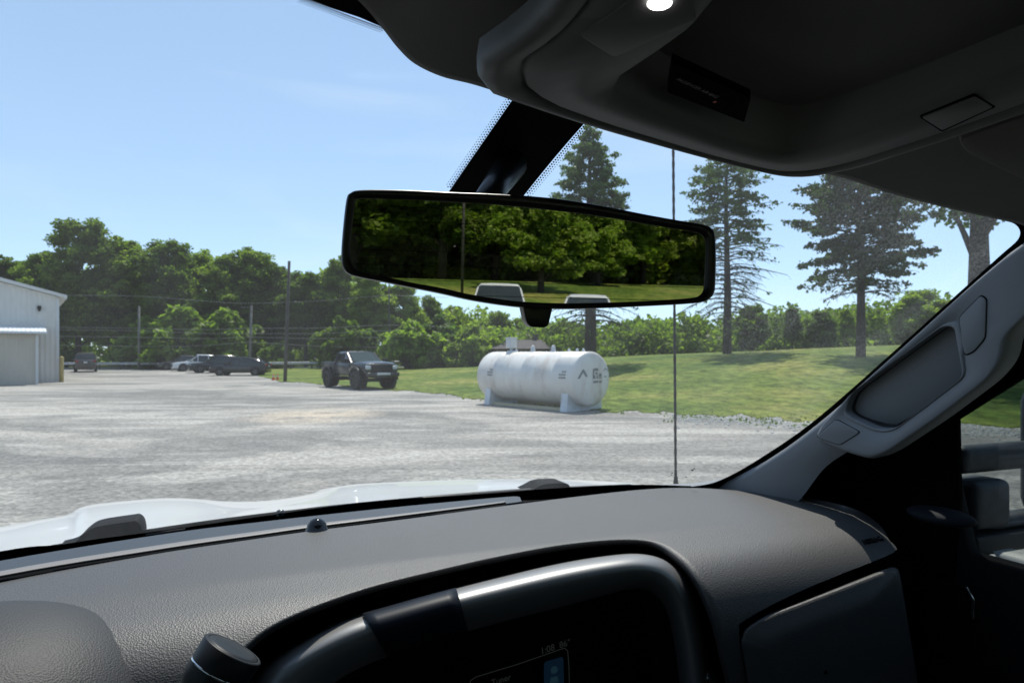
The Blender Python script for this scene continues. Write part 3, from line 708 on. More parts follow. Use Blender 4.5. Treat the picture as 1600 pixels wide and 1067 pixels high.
# ------------------------------------------------------------------ guard rail, poles, wires
gr = empty('guard_rail', (-40, 77, .1)); mb = MB(); rows = []
prof = [(-.04, .82), (.03, .77), (-.03, .70), (-.03, .66), (.03, .60), (-.04, .52)]
XA, XB = -62, -9
for x in np.linspace(XA, XB, 60): rows.append([(x, 77-pf[0]*1.5, h(x, 77)+pf[1]) for pf in prof])
o = grid('rail', rows, rail_mat, gr, True, solid=.01)
for x in np.arange(XA+1, XB, 2.4):
    mb = MB(); mb.box((x, 77.12, h(x, 77)+.35), (.12, .15, .85)); mb.build('post', pole_wood, gr, world=True)
tag(gr, 'long galvanised guard rail running along the road below the wood', 'guard rail')
def pole(px, ytop, d, rad, m, label, lean=0, arm=False):
    x = (px-800)/FPX*d; z0 = h(x, d); hh = H+(HZ-ytop)/FPX*d-z0
    o = empty('utility_pole', (x, d, z0)); mb = MB(); mb.tube([(0, 0, -.3), (lean*.5, 0, hh*.5), (lean, 0, hh)], [rad, rad*.9, rad*.75], 12); mb.build('post', m, o, True)
    if arm:
        mb = MB(); mb.tube([(lean*.8, 0, hh-.3), (lean*.8-.3, -.1, hh-.25), (lean*.8-.75, -.2, hh-.2)], .035, 6); mb.box((lean*.8-.85, -.2, hh-.24), (.35, .16, .1)); mb.build('bracket', m, o)
    tag(o, label, 'utility pole', 'utility poles along the road'); return Vector((x+lean, d, z0+hh))
pt = pole(445, 408, 46.5, .125, pole_wood, 'tall dark wooden utility pole beside the parked cars', .3)
pole(390, 477, 78, .16, pole_grey, 'shorter pale grey pole rising behind the black parked crossover', .2, True)
pole(217, 478, 76, .14, pole_grey, 'thin grey pole between the far brown car and the parked cars')
pole(289, 484, 79, .12, pole_wood, 'thin dark pole in front of the bright round shrubs')
pole(608, 442, 76, .09, pole_wood, 'faint pole behind the black pickup truck, below the corner of the mirror')
WL = ['highest of the thin pale wires strung across the wood', 'second highest thin pale wire across the wood', 'middle thin pale wire across the wood', 'second lowest thin pale wire across the wood', 'lowest thin pale wire across the wood just above the parked cars']
for i, (ya, yb, yc) in enumerate([(463, 474, 462), (513, 513, 508), (517, 521, 517), (527, 527, 527), (541, 535, 543)]):
    pts = [P(px, y, 75.0) for px, y in crom([(60, ya-2), (218, ya), (320, (ya+yb)/2+2), (390, yb), (500, (yb+yc)/2+2), (608, yc), (700, yc+3)], 6)]
    mb = MB(); mb.tube(pts, .017, 4); o = mb.build('power_line', wire_mat, None, True); tag(o, WL[i], 'wire', 'power lines strung between the poles')
for i, px in enumerate((427, 433.5)):
    c = PZ(px, 594, -H); o = empty('traffic_cone', c); mb = MB(); mb.box((0, 0, .02), (.26, .26, .04)); mb.build('base', cone_mat, o)
    mb = MB(); mb.lathe((0, 0, .04), (0, 0, 1), [(0, .105), (.40, .035), (.41, 0)], 12); mb.build('body', cone_mat, o, True)
    mb = MB(); mb.lathe((0, 0, .04), (0, 0, 1), [(.2, .075), (.30, .058)], 12); mb.build('band', plate_mat, o, True)
    tag(o, ['left of the two small orange cones beside the dark pole', 'right of the two small orange cones, nearest the dark pole'][i], 'cone', 'orange cones beside the pole')

# ------------------------------------------------------------------ house roof behind the tank
hx, hd = (818-800)/FPX*72, 72; hz = h(hx, hd); o = empty('brick_house', (hx, hd, hz), math.radians(-12))
mb = MB(); mb.box((0, 0, .75), (5.0, 5, 1.5)); mb.build('wall', brick_wall, o)
zr = H+(HZ-531)/FPX*hd-hz
mb = MB(); mb.add([(-3, -3, 1.45), (3, -3, 1.45), (3, 3, 1.45), (-3, 3, 1.45), (-1.9, 0, zr), (1.9, 0, zr)], [[0, 1, 5, 4], [1, 2, 5], [2, 3, 4, 5], [3, 0, 4], [3, 2, 1, 0]]); rf = mb.build('roof', roof_mat, o)
mb = MB(); mb.box((1.2, .3, zr+.1), (.5, .5, .9)); mb.build('chimney', brick_wall, rf)
tag(o, 'small house of which only the grey-brown roof shows behind the tank', 'house')

# ------------------------------------------------------------------ white tank
def tank():
    A = Vector((2.66, 23.0, 0)); Bv = Vector((-.66, 27.0, 0)); R = .92; zc = .17+R
    ax = (Bv-A).normalized(); L = (Bv-A).length; o = empty('storage_tank', (A+Bv)/2, math.atan2(ax.y, ax.x)-math.pi/2)
    # local: +Y points to the far end, -Y end cap faces the camera
    m = mat('tank_paint', (.7, .7, .72), .45); nt = m.node_tree; b = nt.nodes['Principled BSDF']; tc = nt.nodes.new('ShaderNodeTexCoord'); ob = tc.outputs['Object']
    f = ramp(nt, nz(nt, vscale(nt, ob, (1, .9, .35)), 1.6, 7, .65), [(.48, (0, 0, 0)), (.72, (1, 1, 1))])
    c = mixc(nt, mth(nt, 'MULTIPLY', f, .8), (.72, .70, .66), (.50, .42, .35))
    f2 = ramp(nt, nz(nt, vscale(nt, ob, (1, 3, .25)), 2.2, 6, .7), [(.58, (0, 0, 0)), (.70, (1, 1, 1))])
    c = mixc(nt, mth(nt, 'MULTIPLY', f2, .6), c, (.34, .29, .26)); nt.links.new(c, b.inputs['Base Color'])
    mb = MB(); hl = L/2
    mb.lathe((0, -hl, zc), (0, 1, 0), [(-.10, 0), (-.10, .3), (-.085, .6), (-.05, .82), (0, R-.02), (.03, R), (.9, R), (.91, R+.008), (.98, R+.008), (.99, R), (L*.5-.02, R), (L*.5-.01, R+.006), (L*.5+.03, R+.006), (L*.5+.04, R), (L-.99, R), (L-.98, R+.008), (L-.91, R+.008), (L-.9, R), (L-.03, R), (L, R-.02), (L+.06, .82), (L+.10, .5), (L+.12, 0)], 64)
    mb.build('shell', m, o, True)
    leg = mat('tank_steel', (.62, .65, .68), .5, noise=(4, .12, 5))
    for y in (-hl+.45, hl-.55):
        mb = MB(); pts = [(-.80, 0), (-.80, .62)]; n = 14
        arc = [(R*1.0*math.sin(a), zc-R*math.cos(a)) for a in np.linspace(-1.02, 1.02, n)]
        poly = [(-.86, 0)]+[(x, z) for x, z in arc]+[(.86, 0)]
        k = len(poly); vs_ = [Vector((x, y-.16, z)) for x, z in poly]+[Vector((x, y+.16, z)) for x, z in poly]
        mb.add(vs_, [list(range(k)), list(range(2*k-1, k-1, -1))]+[[i, i+k, (i+1) % k+k, (i+1) % k] for i in range(k)]); fixn(mb.build('saddle', leg, o))
    mb = MB()
    for x in (-.62, .62): mb.box((x, 0, .05), (.12, L-.6, .10))
    mb.build('skid', mat('skid_wood', (.5, .44, .30), .8), o)
    # fittings along the top
    top = zc+R
    mb = MB(); mb.lathe((0, hl-1.0, top-.02), (0, 0, 1), [(0, .05), (.2, .05), (.2, .03)], 12); mb.box((0, hl-1.0, top+.33), (.34, .26, .36)); mb.box((0, hl-1.0, top+.53), (.38, .3, .04)); mb.build('control_box', plate_mat, o, bev=.01)
    mb = MB(); mb.lathe((0, hl-1.0, top-.03), (0, 0, 1), [(0, .16), (.07, .16), (.08, 0)], 16); mb.build('manhole_cover', leg, o, True)
    for y in (.35, -.75):
        mb = MB(); mb.lathe((0, y, top-.03), (0, 0, 1), [(0, .09), (.10, .09), (.11, .07), (.2, .075), (.26, .04), (.27, 0)], 14); mb.build('cap', plate_mat, o, True)
    for y in (1.3, -1.55, -1.95, -2.25):
        mb = MB(); mb.lathe((0, y, top-.03), (0, 0, 1), [(0, .05), (.08, .05), (.13, .03), (.14, 0)], 12); mb.build('fitting', leg, o, True)
    # markings
    dk = mat('tank_mark', (.19, .20, .20), .6); ye = -hl-.095
    def endq(pts, name):     # pts in (x right seen from the camera side, z) on the end cap
        mb = MB()
        for q in pts:
            k = len(q); ys_ = []
            for (x, z) in q:
                rr = math.hypot(x, z); dpt = np.interp(rr, [0, .3, .6, .82, .9], [.10, .10, .085, .05, 0]); ys_.append(-hl-dpt-.004)
            mb.add([Vector((x, yy, zc+z)) for (x, z), yy in zip(q, ys_)], [list(range(k))])
        mb.build(name, dk, o)
    endq([[(-.72, .02), (-.62, .02), (-.47, .22), (-.47, .32), (-.50, .32)], [(-.47, .32), (-.47, .22), (-.36, .08), (-.28, .08), (-.28, .12), (-.42, .32)]], 'chevron_mark')
    blocks = []
    rr_ = random.Random(3)
    for (x0, x1, z0, z1) in ((-.02, .06, .0, .34), (.06, .26, .26, .36), (.10, .22, .14, .23), (.06, .12, .0, .12), (.16, .24, .0, .12), (.28, .42, .06, .18), (.28, .34, .0, .05), (.37, .43, .0, .05), (0.0, .42, -.14, -.06)):
        blocks.append([(x0, z0), (x1, z0), (x1, z1), (x0, z1)])
    endq(blocks, 'block_mark')
    arc = []
    for i in range(9):
        a0, a1 = math.radians(10+i*17), math.radians(24+i*17)
        arc.append([(.66+.14*math.cos(a), .22+.14*math.sin(a)) for a in (a0, a1)]+[(.66+.10*math.cos(a), .22+.10*math.sin(a)) for a in (a1, a0)])
    arc.append([(.55, .05), (.68, .05), (.68, .09), (.55, .09)]); endq(arc, 'arc_mark')
    def sideq(y0, y1, a0, a1, mb):   # patch on the shell, angle above horizontal on the camera side (-X)
        k = 4; vs_ = []
        for a in np.linspace(a0, a1, k):
            for y in (y0, y1): vs_.append(Vector((-(R+.012)*math.cos(a), y, zc+(R+.012)*math.sin(a))))
        mb.add(vs_, [[2*i, 2*i+1, 2*i+3, 2*i+2] for i in range(k-1)])
    for y in (-hl+.28, hl-1.0):
        mb = MB()
        for a in (.02, .13, .24):
            w0 = .34 if a < .2 else .2
            for q in range(4): sideq(y+q*w0/4, y+q*w0/4+w0/4*.75, a, a+.06, mb)
        mb.build('side_lettering', dk, o)
    tag(o, 'white horizontal fuel tank with rust streaks standing on two saddles', 'tank')
tank()

# ------------------------------------------------------------------ cars
def wheel(parent, x, y, R, wd, rimm, knob=False):
    o = empty('wheel', (x, y, R)); o.parent = parent; s = 1 if y > 0 else -1
    mb = MB(); mb.lathe((0, -wd/2, 0), (0, 1, 0), [(0, R*.62), (0, R*.93), (wd*.12, R), (wd*.88, R), (wd, R*.93), (wd, R*.62)], 28)
    if knob:
        for k in range(22):
            a = k*2*math.pi/22; mb.box((R*math.cos(a), (.1 if k % 2 else -.1)*wd, R*math.sin(a)), (.06, wd*.7, .05), Matrix.Rotation(-a, 3, 'Y'))
    mb.build('tyre', tyre_mat, o, False)
    mb = MB(); yo = s*wd*.42; mb.lathe((0, yo, 0), (0, s, 0), [(-.12, R*.62), (-.02, R*.62), (0, R*.58), (-.04, R*.54), (-.05, R*.2), (.0, R*.16), (.01, 0)], 24)
    for k in range(5):
        a = k*2*math.pi/5; mb.box((R*.36*math.cos(a), yo, R*.36*math.sin(a)), (R*.42, .03, R*.12), Matrix.Rotation(-a, 3, 'Y'))
    mb.build('rim', rimm, o)
def loft(name, stations, m, parent, smooth=True, sub=0, cap=True):
    """stations: (x, [(halfwidth, z) bottom -> top]) mirrored"""
    rows = []
    for x, sec in stations:
        rows.append([Vector((x, w_, z)) for w_, z in sec]+[Vector((x, -w_, z)) for w_, z in reversed(sec)])
    nr, nc = len(rows), len(rows[0]); fs = [[i*nc+j, (i+1)*nc+j, (i+1)*nc+(j+1) % nc, i*nc+(j+1) % nc] for i in range(nr-1) for j in range(nc)]
    if cap: fs += [list(range(nc)), list(range(nr*nc-1, (nr-1)*nc-1, -1))]
    o = mesh(name, [p for r in rows for p in r], fs, m, parent, False, False); fixn(o)
    if sub:
        s = o.modifiers.new('sub', 'SUBSURF'); s.levels = sub; s.render_levels = sub
        o.data.polygons.foreach_set('use_smooth', [True]*len(o.data.polygons))
    elif smooth: bevel(o, .035, 2, 28)
    return o
def make_car(kind, L, W, Ht, paint, loc, rz, label, cat, group=None, roof_m=None):
    root = empty('parked_car' if kind != 'pickup' else 'lifted_pickup', loc, rz); hw = W/2; hl = L/2
    R = .34 if kind != 'suv' else .38; z0 = .25; bz = Ht*.60
    if kind == 'suv': prof = [(-hl, .60), (-hl+.08, .62), (hl-1.55, .60), (hl-1.25, .585), (hl-.5, .54), (hl-.1, .50), (hl, .44)]; cab = [(-hl+.12, .60), (-hl+.45, .93), (-hl+1.2, .985), (0, 1.0), (hl-2.35, .975), (hl-1.45, .60)]
    elif kind == 'cross': prof = [(-hl, .52), (-hl+.1, .63), (hl-1.6, .60), (hl-1.2, .575), (hl-.5, .53), (hl-.1, .47), (hl, .40)]; cab = [(-hl+.15, .62), (-hl+.75, .86), (-hl+1.5, .96), (-.1, 1.0), (hl-2.3, .95), (hl-1.35, .59)]
    else: prof = [(-hl, .60), (-hl+.1, .66), (hl-1.6, .63), (hl-1.2, .62), (hl-.5, .57), (hl-.1, .52), (hl, .42)]; cab = [(-hl+1.0, .62), (-hl+1.75, .95), (-.2, 1.0), (hl-2.2, .97), (hl-1.4, .62)]
    st = []
    for x, q in prof:
        e = 1-max(0, (abs(x)-hl*.8)/(hl*.2))*.12; zt = q*Ht
        st.append((x, [(hw*e*.86, z0), (hw*e, z0+.16), (hw*e*1.0, zt*.62+.1), (hw*e*.97, zt-.06), (hw*e*.90, zt), (hw*.3, zt+.02)]))
    loft('body', st, paint, root)
    cs = []
    for x, q in cab:
        t = (q-.6)/.4; ws = hw*(.93-.20*t); cs.append((x, [(hw*.93, .52*Ht), (hw*.93-.0, .585*Ht), (ws, q*Ht-.05 if t > .3 else q*Ht-.01), (ws*.9, q*Ht+.0)]))
    loft('windows', cs, car_glass, root)
    rs = []
    for x, q in cab[1:-1]:
        t = (q-.6)/.4; ws = hw*(.93-.20*t); rs.append((x, [(ws*1.015, q*Ht-.10), (ws*1.01, q*Ht-.045), (ws*.9, q*Ht+.015), (ws*.4, q*Ht+.03)]))
    loft('roof', rs, roof_m or paint, root)
    mb = MB()
    for s in (1, -1):
        for (x0, x1) in ((cab[-1][0], cab[-2][0]), (-.05, -.08), (cab[0][0], cab[1][0]), (hl-L*.62-.5, hl-L*.62-.55)):
            mb = MB(); mb.tube([(x0, s*hw*.935, .585*Ht), (x1, s*hw*.755, .93*Ht)], .045, 6); mb.build('pillar', paint, root)
    for x in (hl-.95, -hl+.95):
        for s in (1, -1):
            wheel(root, x, s*(hw-.10), R, .24, rim_mat)
            mb = MB(); mb.lathe((x, s*(hw-.16), R+.02), (0, s, 0), [(0, R*1.18), (.165, R*1.18), (.172, 0)], 28); mb.build('wheel_arch', black_plastic, root, True)
    for s in (1, -1):
        mb = MB(); mb.box((hl-.14, s*hw*.70, prof[-2][1]*Ht-.09), (.18, .34, .14)); mb.build('headlight', lens_mat, root, bev=.03)
        mb = MB(); mb.box((-hl+.05, s*hw*.76, .56*Ht), (.16, .28, .2)); mb.build('taillight', red_lens, root, bev=.03)
        mb = MB(); mb.box((cab[-1][0]-.35, s*(hw+.08), .63*Ht), (.12, .2, .15)); mb.build('side_mirror', paint, root, bev=.03)
    mb = MB(); mb.box((hl-.02, 0, .36*Ht), (.08, hw*1.0, .22)); mb.build('grille', black_plastic, root, bev=.02)
    mb = MB(); mb.box((-hl-.01, 0, .50*Ht), (.03, .32, .16)); mb.build('licence_plate', plate_mat, root)
    tag(root, label, cat, group); return root
def gl(px, ybase):
    p = PZ(px, ybase, -H); return Vector((p.x, p.y, h(p.x, p.y)))
G = 'cars parked in a row at the far side of the lot'
def head(deg): return math.radians(deg)     # 180 = nose to the left, 270 = nose to the camera
make_car('cross', 4.9, 1.9, 1.62, paint_black, gl(376, 586.5), head(184), 'black crossover parked sideways, nearest to the dark pole', 'car', G)
make_car('suv', 4.7, 1.9, 1.72, paint_black, gl(335, 583), head(212), 'dark SUV between the white car and the black crossover', 'car', G)
make_car('suv', 4.6, 1.85, 1.72, paint_white, gl(306, 581), head(214), 'white SUV, second from the left of the parked row', 'car', G)
make_car('suv', 4.6, 1.85, 1.6, paint_brown, gl(282, 579.5), head(206), 'dark car at the left end of the parked row, half hidden by the white one', 'car', G)
o = make_car('suv', 4.7, 1.95, 1.95, paint_brown, P(134, 579.5, 70), head(121), 'brown SUV seen from behind, driving off past the building', 'car'); o.location.z = h(o.location.x, 70)

def make_pickup():
    c = gl(560, 606); root = empty('pickup_truck', c, math.radians(-51)); R = .50; W = 2.05; hw = W/2; L = 5.5; hl = L/2; zb = .78; bt = 1.42; Ht = 2.02
    # body side sections
    st = []
    for x, zt, e in ((hl-1.95+.02, bt+.05, 1), (hl-1.2, bt+.07, 1), (hl-.45, bt+.04, .99), (hl-.12, bt-.04, .96), (hl, bt-.22, .93)):
        st.append((x, [(hw*e*.80, zb), (hw*e*.96, zb+.1), (hw*e, 1.12), (hw*e*.97, zt-.12), (hw*e*.86, zt-.01), (hw*.34, zt+.05)]))
    loft('hood', st, paint_green, root)
    st = [(x, [(hw*.9, zb-.05), (hw*.96, zb+.06), (hw*.98, 1.15), (hw*.93, bt), (hw*.8, bt+.01)]) for x in (-.95, 0, hl-1.95)]
    loft('cab_body', st, paint_grey, root)
    cs = [(-1.0, [(hw*.90, bt-.05), (hw*.90, bt), (hw*.88, bt+.02), (hw*.8, bt+.03)]), (-.86, [(hw*.90, bt-.05), (hw*.90, bt), (hw*.76, Ht-.06), (hw*.68, Ht)]), (.25, [(hw*.90, bt-.05), (hw*.90, bt), (hw*.76, Ht-.05), (hw*.66, Ht)]), (1.02, [(hw*.90, bt-.05), (hw*.90, bt+.02), (hw*.86, bt+.06), (hw*.8, bt+.08)])]
    loft('side_windows', cs, car_glass, root)
    loft('roof', [(-.86, [(hw*.77, Ht-.10), (hw*.77, Ht-.05), (hw*.69, Ht+.02), (hw*.3, Ht+.04)]), (-.2, [(hw*.78, Ht-.10), (hw*.78, Ht-.05), (hw*.69, Ht+.03), (hw*.3, Ht+.05)]), (.28, [(hw*.77, Ht-.10), (hw*.77, Ht-.04), (hw*.67, Ht+.015), (hw*.3, Ht+.03)])], paint_grey, root)
    mb = MB(); mb.add([(.30, -hw*.66, Ht-.01), (.30, hw*.66, Ht-.01), (1.06, hw*.80, bt+.09), (1.06, -hw*.80, bt+.09)], [[0, 1, 2, 3]]); o = mb.build('windshield', wind_glass, root); s_ = o.modifiers.new('s', 'SOLIDIFY'); s_.thickness = .02; s_.offset = 1
    mb = MB()
    for s in (1, -1):
        for a, b in (((.27, .77, Ht-.05), (1.03, .90, bt)), ((-.15, .78, Ht-.06), (-.12, .915, bt)), ((-.88, .78, Ht-.06), (-.99, .915, bt))):
            mb = MB(); mb.tube([(a[0], s*hw*a[1], a[2]), (b[0], s*hw*b[1], b[2])], .05, 6); mb.build('pillar', paint_grey, root)
    mb = MB()   # bed with open top
    for s in (1, -1): mb.box((-1.02-.86, s*(hw*.93), (zb+bt)/2+.02), (1.74, .12, bt-zb+.06))
    mb.box((-hl+.03, 0, (zb+bt)/2), (.10, W*.88, bt-zb)); mb.box((-1.07, 0, (zb+bt)/2), (.08, W*.88, bt-zb)); mb.box((-1.9, 0, zb+.1), (1.7, W*.9, .08)); mb.build('bed', paint_grey, root, bev=.03)
    for x in (hl-.95, -hl+1.05):
        for s in (1, -1):
            wheel(root, x, s*(hw-.02), R, .34, rim_dark, True)
            mb = MB(); n = 12; vs_ = []; 
            for i in range(n+1):
                a = math.pi*(i/n)*1.06-.09; 
                for rr, yy in ((R*1.30, 0), (R*1.34, .16), (R*1.14, .17), (R*1.12, 0)): vs_.append(Vector((x+rr*math.cos(a), s*(hw*.97+yy), .56+rr*math.sin(a))))
            mb.add(vs_, [[i*4+k, i*4+4+k, i*4+4+(k+1) % 4, i*4+(k+1) % 4] for i in range(n) for k in range(4)]); mb.build('fender_flare', black_plastic, root, True)
            mb = MB(); mb.lathe((x, s*hw*.6, .62), (0, s, 0), [(0, R*1.14), (hw*.385, R*1.14), (hw*.387, 0)], 24); mb.build('wheel_well', deep_black, root)
    mb = MB(); mb.box((hl+.01, 0, 1.16), (.08, W*.62, .42)); g_ = mb.build('grille', black_plastic, root, bev=.03)
    mb = MB(); mb.box((hl+.055, 0, 1.28), (.02, .5, .05)); mb.box((hl+.055, 0, 1.10), (.02, W*.58, .03)); mb.build('grille_bar', rim_dark, g_)
    for s in (1, -1):
        mb = MB(); mb.box((hl-.04, s*hw*.77, 1.20), (.12, .30, .20)); mb.build('headlight', lens_mat, root, bev=.03)
        mb = MB(); mb.box((.95, s*(hw+.16), bt+.12), (.16, .26, .24)); mb.tube([(.95, s*hw*.9, bt+.05), (.95, s*(hw+.1), bt+.08)], .03, 6); mb.build('side_mirror', black_plastic, root, bev=.04)
        mb = MB(); mb.lathe((hl+.12, s*.68, .80), (1, 0, 0), [(0, .07), (.05, .075), (.06, 0)], 14); mb.build('fog_light', lens_mat, root, True)
    mb = MB(); mb.box((hl+.10, 0, .82), (.22, W*.94, .22)); mb.box((hl+.16, 0, .70), (.1, .9, .10)); mb.build('bumper', paint_black, root, bev=.04)
    mb = MB(); mb.box((hl+.225, 0, .86), (.02, .8, .12)); mb.build('light_bar', lens_mat, root, bev=.01)
    mb = MB(); mb.tube([(-1.1, -.5, .62), (1.9, -.5, .62)], .06, 6); mb.tube([(-1.1, .5, .62), (1.9, .5, .62)], .06, 6); mb.tube([(hl-.95, -.85, .5), (hl-.95, .85, .5)], .09, 8); mb.tube([(-hl+1.05, -.85, .5), (-hl+1.05, .85, .5)], .1, 8); mb.build('chassis', deep_black, root)
    mb = MB()
    for s in (1, -1): mb.tube([(-.9, s*hw*.97, .66), (.85, s*hw*.97, .66)], .05, 8)
    mb.build('side_step', black_plastic, root, True)
    mb = MB()
    for s in (1, -1):
        for x in (.10, -.75): mb.box((x, s*(hw*.985), 1.22), (.18, .03, .04))
    mb.build('door_handles', rim_dark, root)
    tag(root, 'black lifted pickup truck with chunky tyres parked on the gravel left of the tank', 'pickup truck')
make_pickup()

# ------------------------------------------------------------------ rear vehicles, aimed through the mirror
ML = P(540, 365, .47); MR = P(1117, 415, .54)
MA = (MR-ML).normalized()
MN = Vector((MA.y, -MA.x, 0)).normalized(); MN = (MN+Vector((0, 0, -.055))).normalized()
MN = (MN-MA*MN.dot(MA)).normalized(); MU = MN.cross(MA); MU = MU if MU.z > 0 else -MU
MPL = (ML.lerp(MR, .5), MN)
def refl(px, py):
    p = PP(px, py, MPL); d = (p-Vector((0, 0, H))).normalized(); return p, d-2*d.dot(MN)*MN
for (px, py, dist, lb, pm, k) in ((780, 456, 23, 'white pickup cab reflected at the bottom of the mirror', paint_white, 'suv'), (918, 476, 24, 'low white car roof reflected at the bottom of the mirror, right of the other', paint_white, 'cross')):
    p, r = refl(px, py); q = p+r*dist; a = math.atan2(-r.y, -r.x)
    make_car(k, 4.8, 1.9, 1.86 if k == 'suv' else 1.55, pm, (q.x, q.y, 0), a, lb, 'car', 'vehicles behind, seen in the mirror')
p, r = refl(722, 452); q = p+r*40
o = empty('utility_pole', (q.x, q.y, h(q.x, q.y))); mb = MB(); mb.tube([(0, 0, -.3), (0, 0, 10)], [.09, .07], 10); mb.build('post', pole_wood, o, True); tag(o, 'grey pole reflected in the left half of the mirror', 'utility pole')

# ================================================================== THE TRUCK WE SIT IN
TR = empty('pickup_truck', T(.2, 0, -H), TH)
tag(TR, 'white truck around the viewer, with grey dashboard, black mirror and white hood', 'truck')
def toT(v): return v
# --- windshield glass, own frame: origin at the truck root
def gp(r, z, off=0): return T(r, fglass(r, z)-off, z)
zsr = np.linspace(-.33, .26, 20); rsr = np.linspace(-.62, 1.02, 34)
o = grid('windshield', [[gp(r, z) for r in rsr] for z in zsr], windshield_glass, TR, True)
# shift object origin so that object z=0 is eye height, x=0 truck centre-0.2
me = o.data; me.transform(Matrix.Translation((.2, 0, -H))); o.location = (-.2, 0, H)
WS = o
def frit(name, pxs, parent=None, off=.004):
    pts = [PW(x, y, off) for x, y in pxs]
    return mesh(name, pts, [list(range(len(pts)))], frit_mat, parent or TR)
def strip_px(name, A, B, m, parent, off=.004, n=6):   # band on the glass between two pixel polylines
    a, b = crom(A, n), crom(B, n); return grid(name, [[PW(x, y, off) for x, y in a], [PW(x, y, off) for x, y in b]], m, parent, True)
def subdiv_px(poly, k):    # grid fill between left and right edges
    pass
fr1 = grid('frit_band', [[PW(*((1-t)*np.array(a)+t*np.array(b)), .004) for t in np.linspace(0, 1, 6)] for a, b in zip(crom([(826, 120), (800, 157), (752, 226), (703, 297), (688, 320)], 4), crom([(950, 155), (916, 190), (868, 245), (820, 304), (806, 322)], 4))], frit_mat, WS)
fr2 = grid('frit_band', [[PW(*((1-t)*np.array(a)+t*np.array(b)), .004) for t in (0, .5, 1)] for a, b in zip([(380, -60), (430, -30), (470, -4), (520, 14), (560, 27), (600, 44)], [(420, -110), (500, -60), (540, -20), (575, -10), (600, 10), (640, 30)])], frit_mat, WS)
def dots(pa, pb, side, n, rows, pitch, rad):
    mb = MB()
    for i in range(n):
        for k in range(rows):
            t = (i+.5*(k % 2))/n; x = pa[0]+(pb[0]-pa[0])*t; y = pa[1]+(pb[1]-pa[1])*t
            x += side[0]*(k+.5)*pitch; y += side[1]*(k+.5)*pitch; rr = rad*(1-.22*k)
            c = PW(x, y, .0042); ex = (PW(x+1, y, .0042)-c); ey = (PW(x, y-1, .0042)-c)
            mb.add([c+ex*rr*math.cos(a)+ey*rr*math.sin(a) for a in np.arange(6)*math.pi/3], [[0, 1, 2, 3, 4, 5]])
    return mb
mb = dots((800, 157), (703, 297), (-.82, -.57), 36, 3, 3.5, 1.55); mb.v += []; mb.build('frit_dots', frit_mat, WS, world=True)
mb = dots((916, 190), (820, 304), (.77, .64), 33, 3, 3.5, 1.55); mb.build('frit_dots', frit_mat, WS, world=True)
mb = dots((470, -4), (600, 44), (-.35, .94), 40, 3, 3.2, 1.6); mb.build('frit_dots', frit_mat, WS, world=True)
# dark seal under the header at the right and along the pillar
strip_px('glass_seal', [(1290, 268), (1400, 303), (1500, 330), (1560, 343), (1588, 352), (1592, 372), (1560, 402), (1480, 474), (1400, 546), (1280, 651), (1200, 708), (1130, 748), (1080, 760), (985, 766)],
         [(1300, 262), (1410, 290), (1510, 314), (1575, 328), (1612, 342), (1616, 372), (1575, 416), (1495, 488), (1412, 562), (1295, 668), (1215, 728), (1140, 764), (1080, 772), (985, 775)], seal_rubber, WS, .006)
# dark marks on the glass near the antenna foot, painting in a reflection
mb = MB(); rs_ = random.Random(8)
for (x, y, s) in ((1082, 734, 2.6), (1085, 732, 1.8), (1050, 739, 1.6), (1049, 742, 1.4), (1072, 745, 1.5), (1078, 740, 1.0), (1064, 744, .8), (1046, 744, .8)):
    c = PW(x, y, .001); ex = PW(x+1, y, .001)-c; ey = PW(x, y-1, .001)-c; mb.add([c+ex*s*rs_.uniform(.6, 1.3)*math.cos(a)+ey*s*.5*rs_.uniform(.5, 1.2)*math.sin(a) for a in np.arange(7)*.9], [list(range(7))])
mb.build('reflection_marks', frit_mat, WS, world=True)

SCD = .90          # the pad and everything set into it
def PFd(px, py, f): return PF(px, py, f*SCD)
def PZd(px, py, z): return PZ(px, py, z*SCD)
# --- dashboard pad as an implicit solid, sampled along photo outlines
def smax(a, b, k):
    hh = max(k-abs(a-b), 0)/k; return max(a, b)+hh*hh*k*.25
def Gd(r, f, z):
    zt = -.232-.14*max(0, .756-f)-.009*((r-.25)/.65)**2
    ff = .625+.06*max(0, (-z-.27))
    rr = .925-.42*max(0, .765-f)
    return smax(smax(z-zt, ff-f, .085), (r-rr)*.8, .065)
def PD(px, py):
    u, v = uv(px, py); best = (9, 0); d = .45
    prev = None
    while d < 1.6:
        gq = Gd(d*(u*CT+ST), d*(CT-u*ST), d*v)
        if gq < best[0]: best = (gq, d)
        if gq < 0:
            lo, hi = d-.006, d
            for _ in range(14):
                m = (lo+hi)/2
                if Gd(m*(u*CT+ST), m*(CT-u*ST), m*v) < 0: hi = m
                else: lo = m
            return P(px, py, hi)
        d += .006
    return P(px, py, best[1])
OP = [(-320, 966), (-150, 935), (0, 907), (125, 885), (250, 864), (370, 846), (490, 829), (640, 810), (790, 790), (900, 776), (1000, 765), (1075, 762), (1150, 766), (1225, 773), (1290, 783), (1335, 795), (1360, 808), (1378, 824), (1389, 843), (1396, 863), (1298, 900), (1190, 934), (1160, 954), (1156, 1000), (1172, 1100), (1180, 1160)]
LP_ = [(-320, 1500), (-60, 1400), (120, 1260), (225, 1170), (300, 1100), (365, 1030), (430, 976), (560, 924), (700, 888), (800, 866), (880, 852), (950, 845), (1000, 845), (1030, 852), (1052, 866), (1072, 884), (1086, 902), (1098, 922), (1108, 945), (1116, 965), (1122, 985), (1127, 1005), (1131, 1025), (1138, 1050), (1155, 1120), (1168, 1180)]
oc, lc = crom(OP, 5), crom(LP_, 5); NR = 26; rows = []
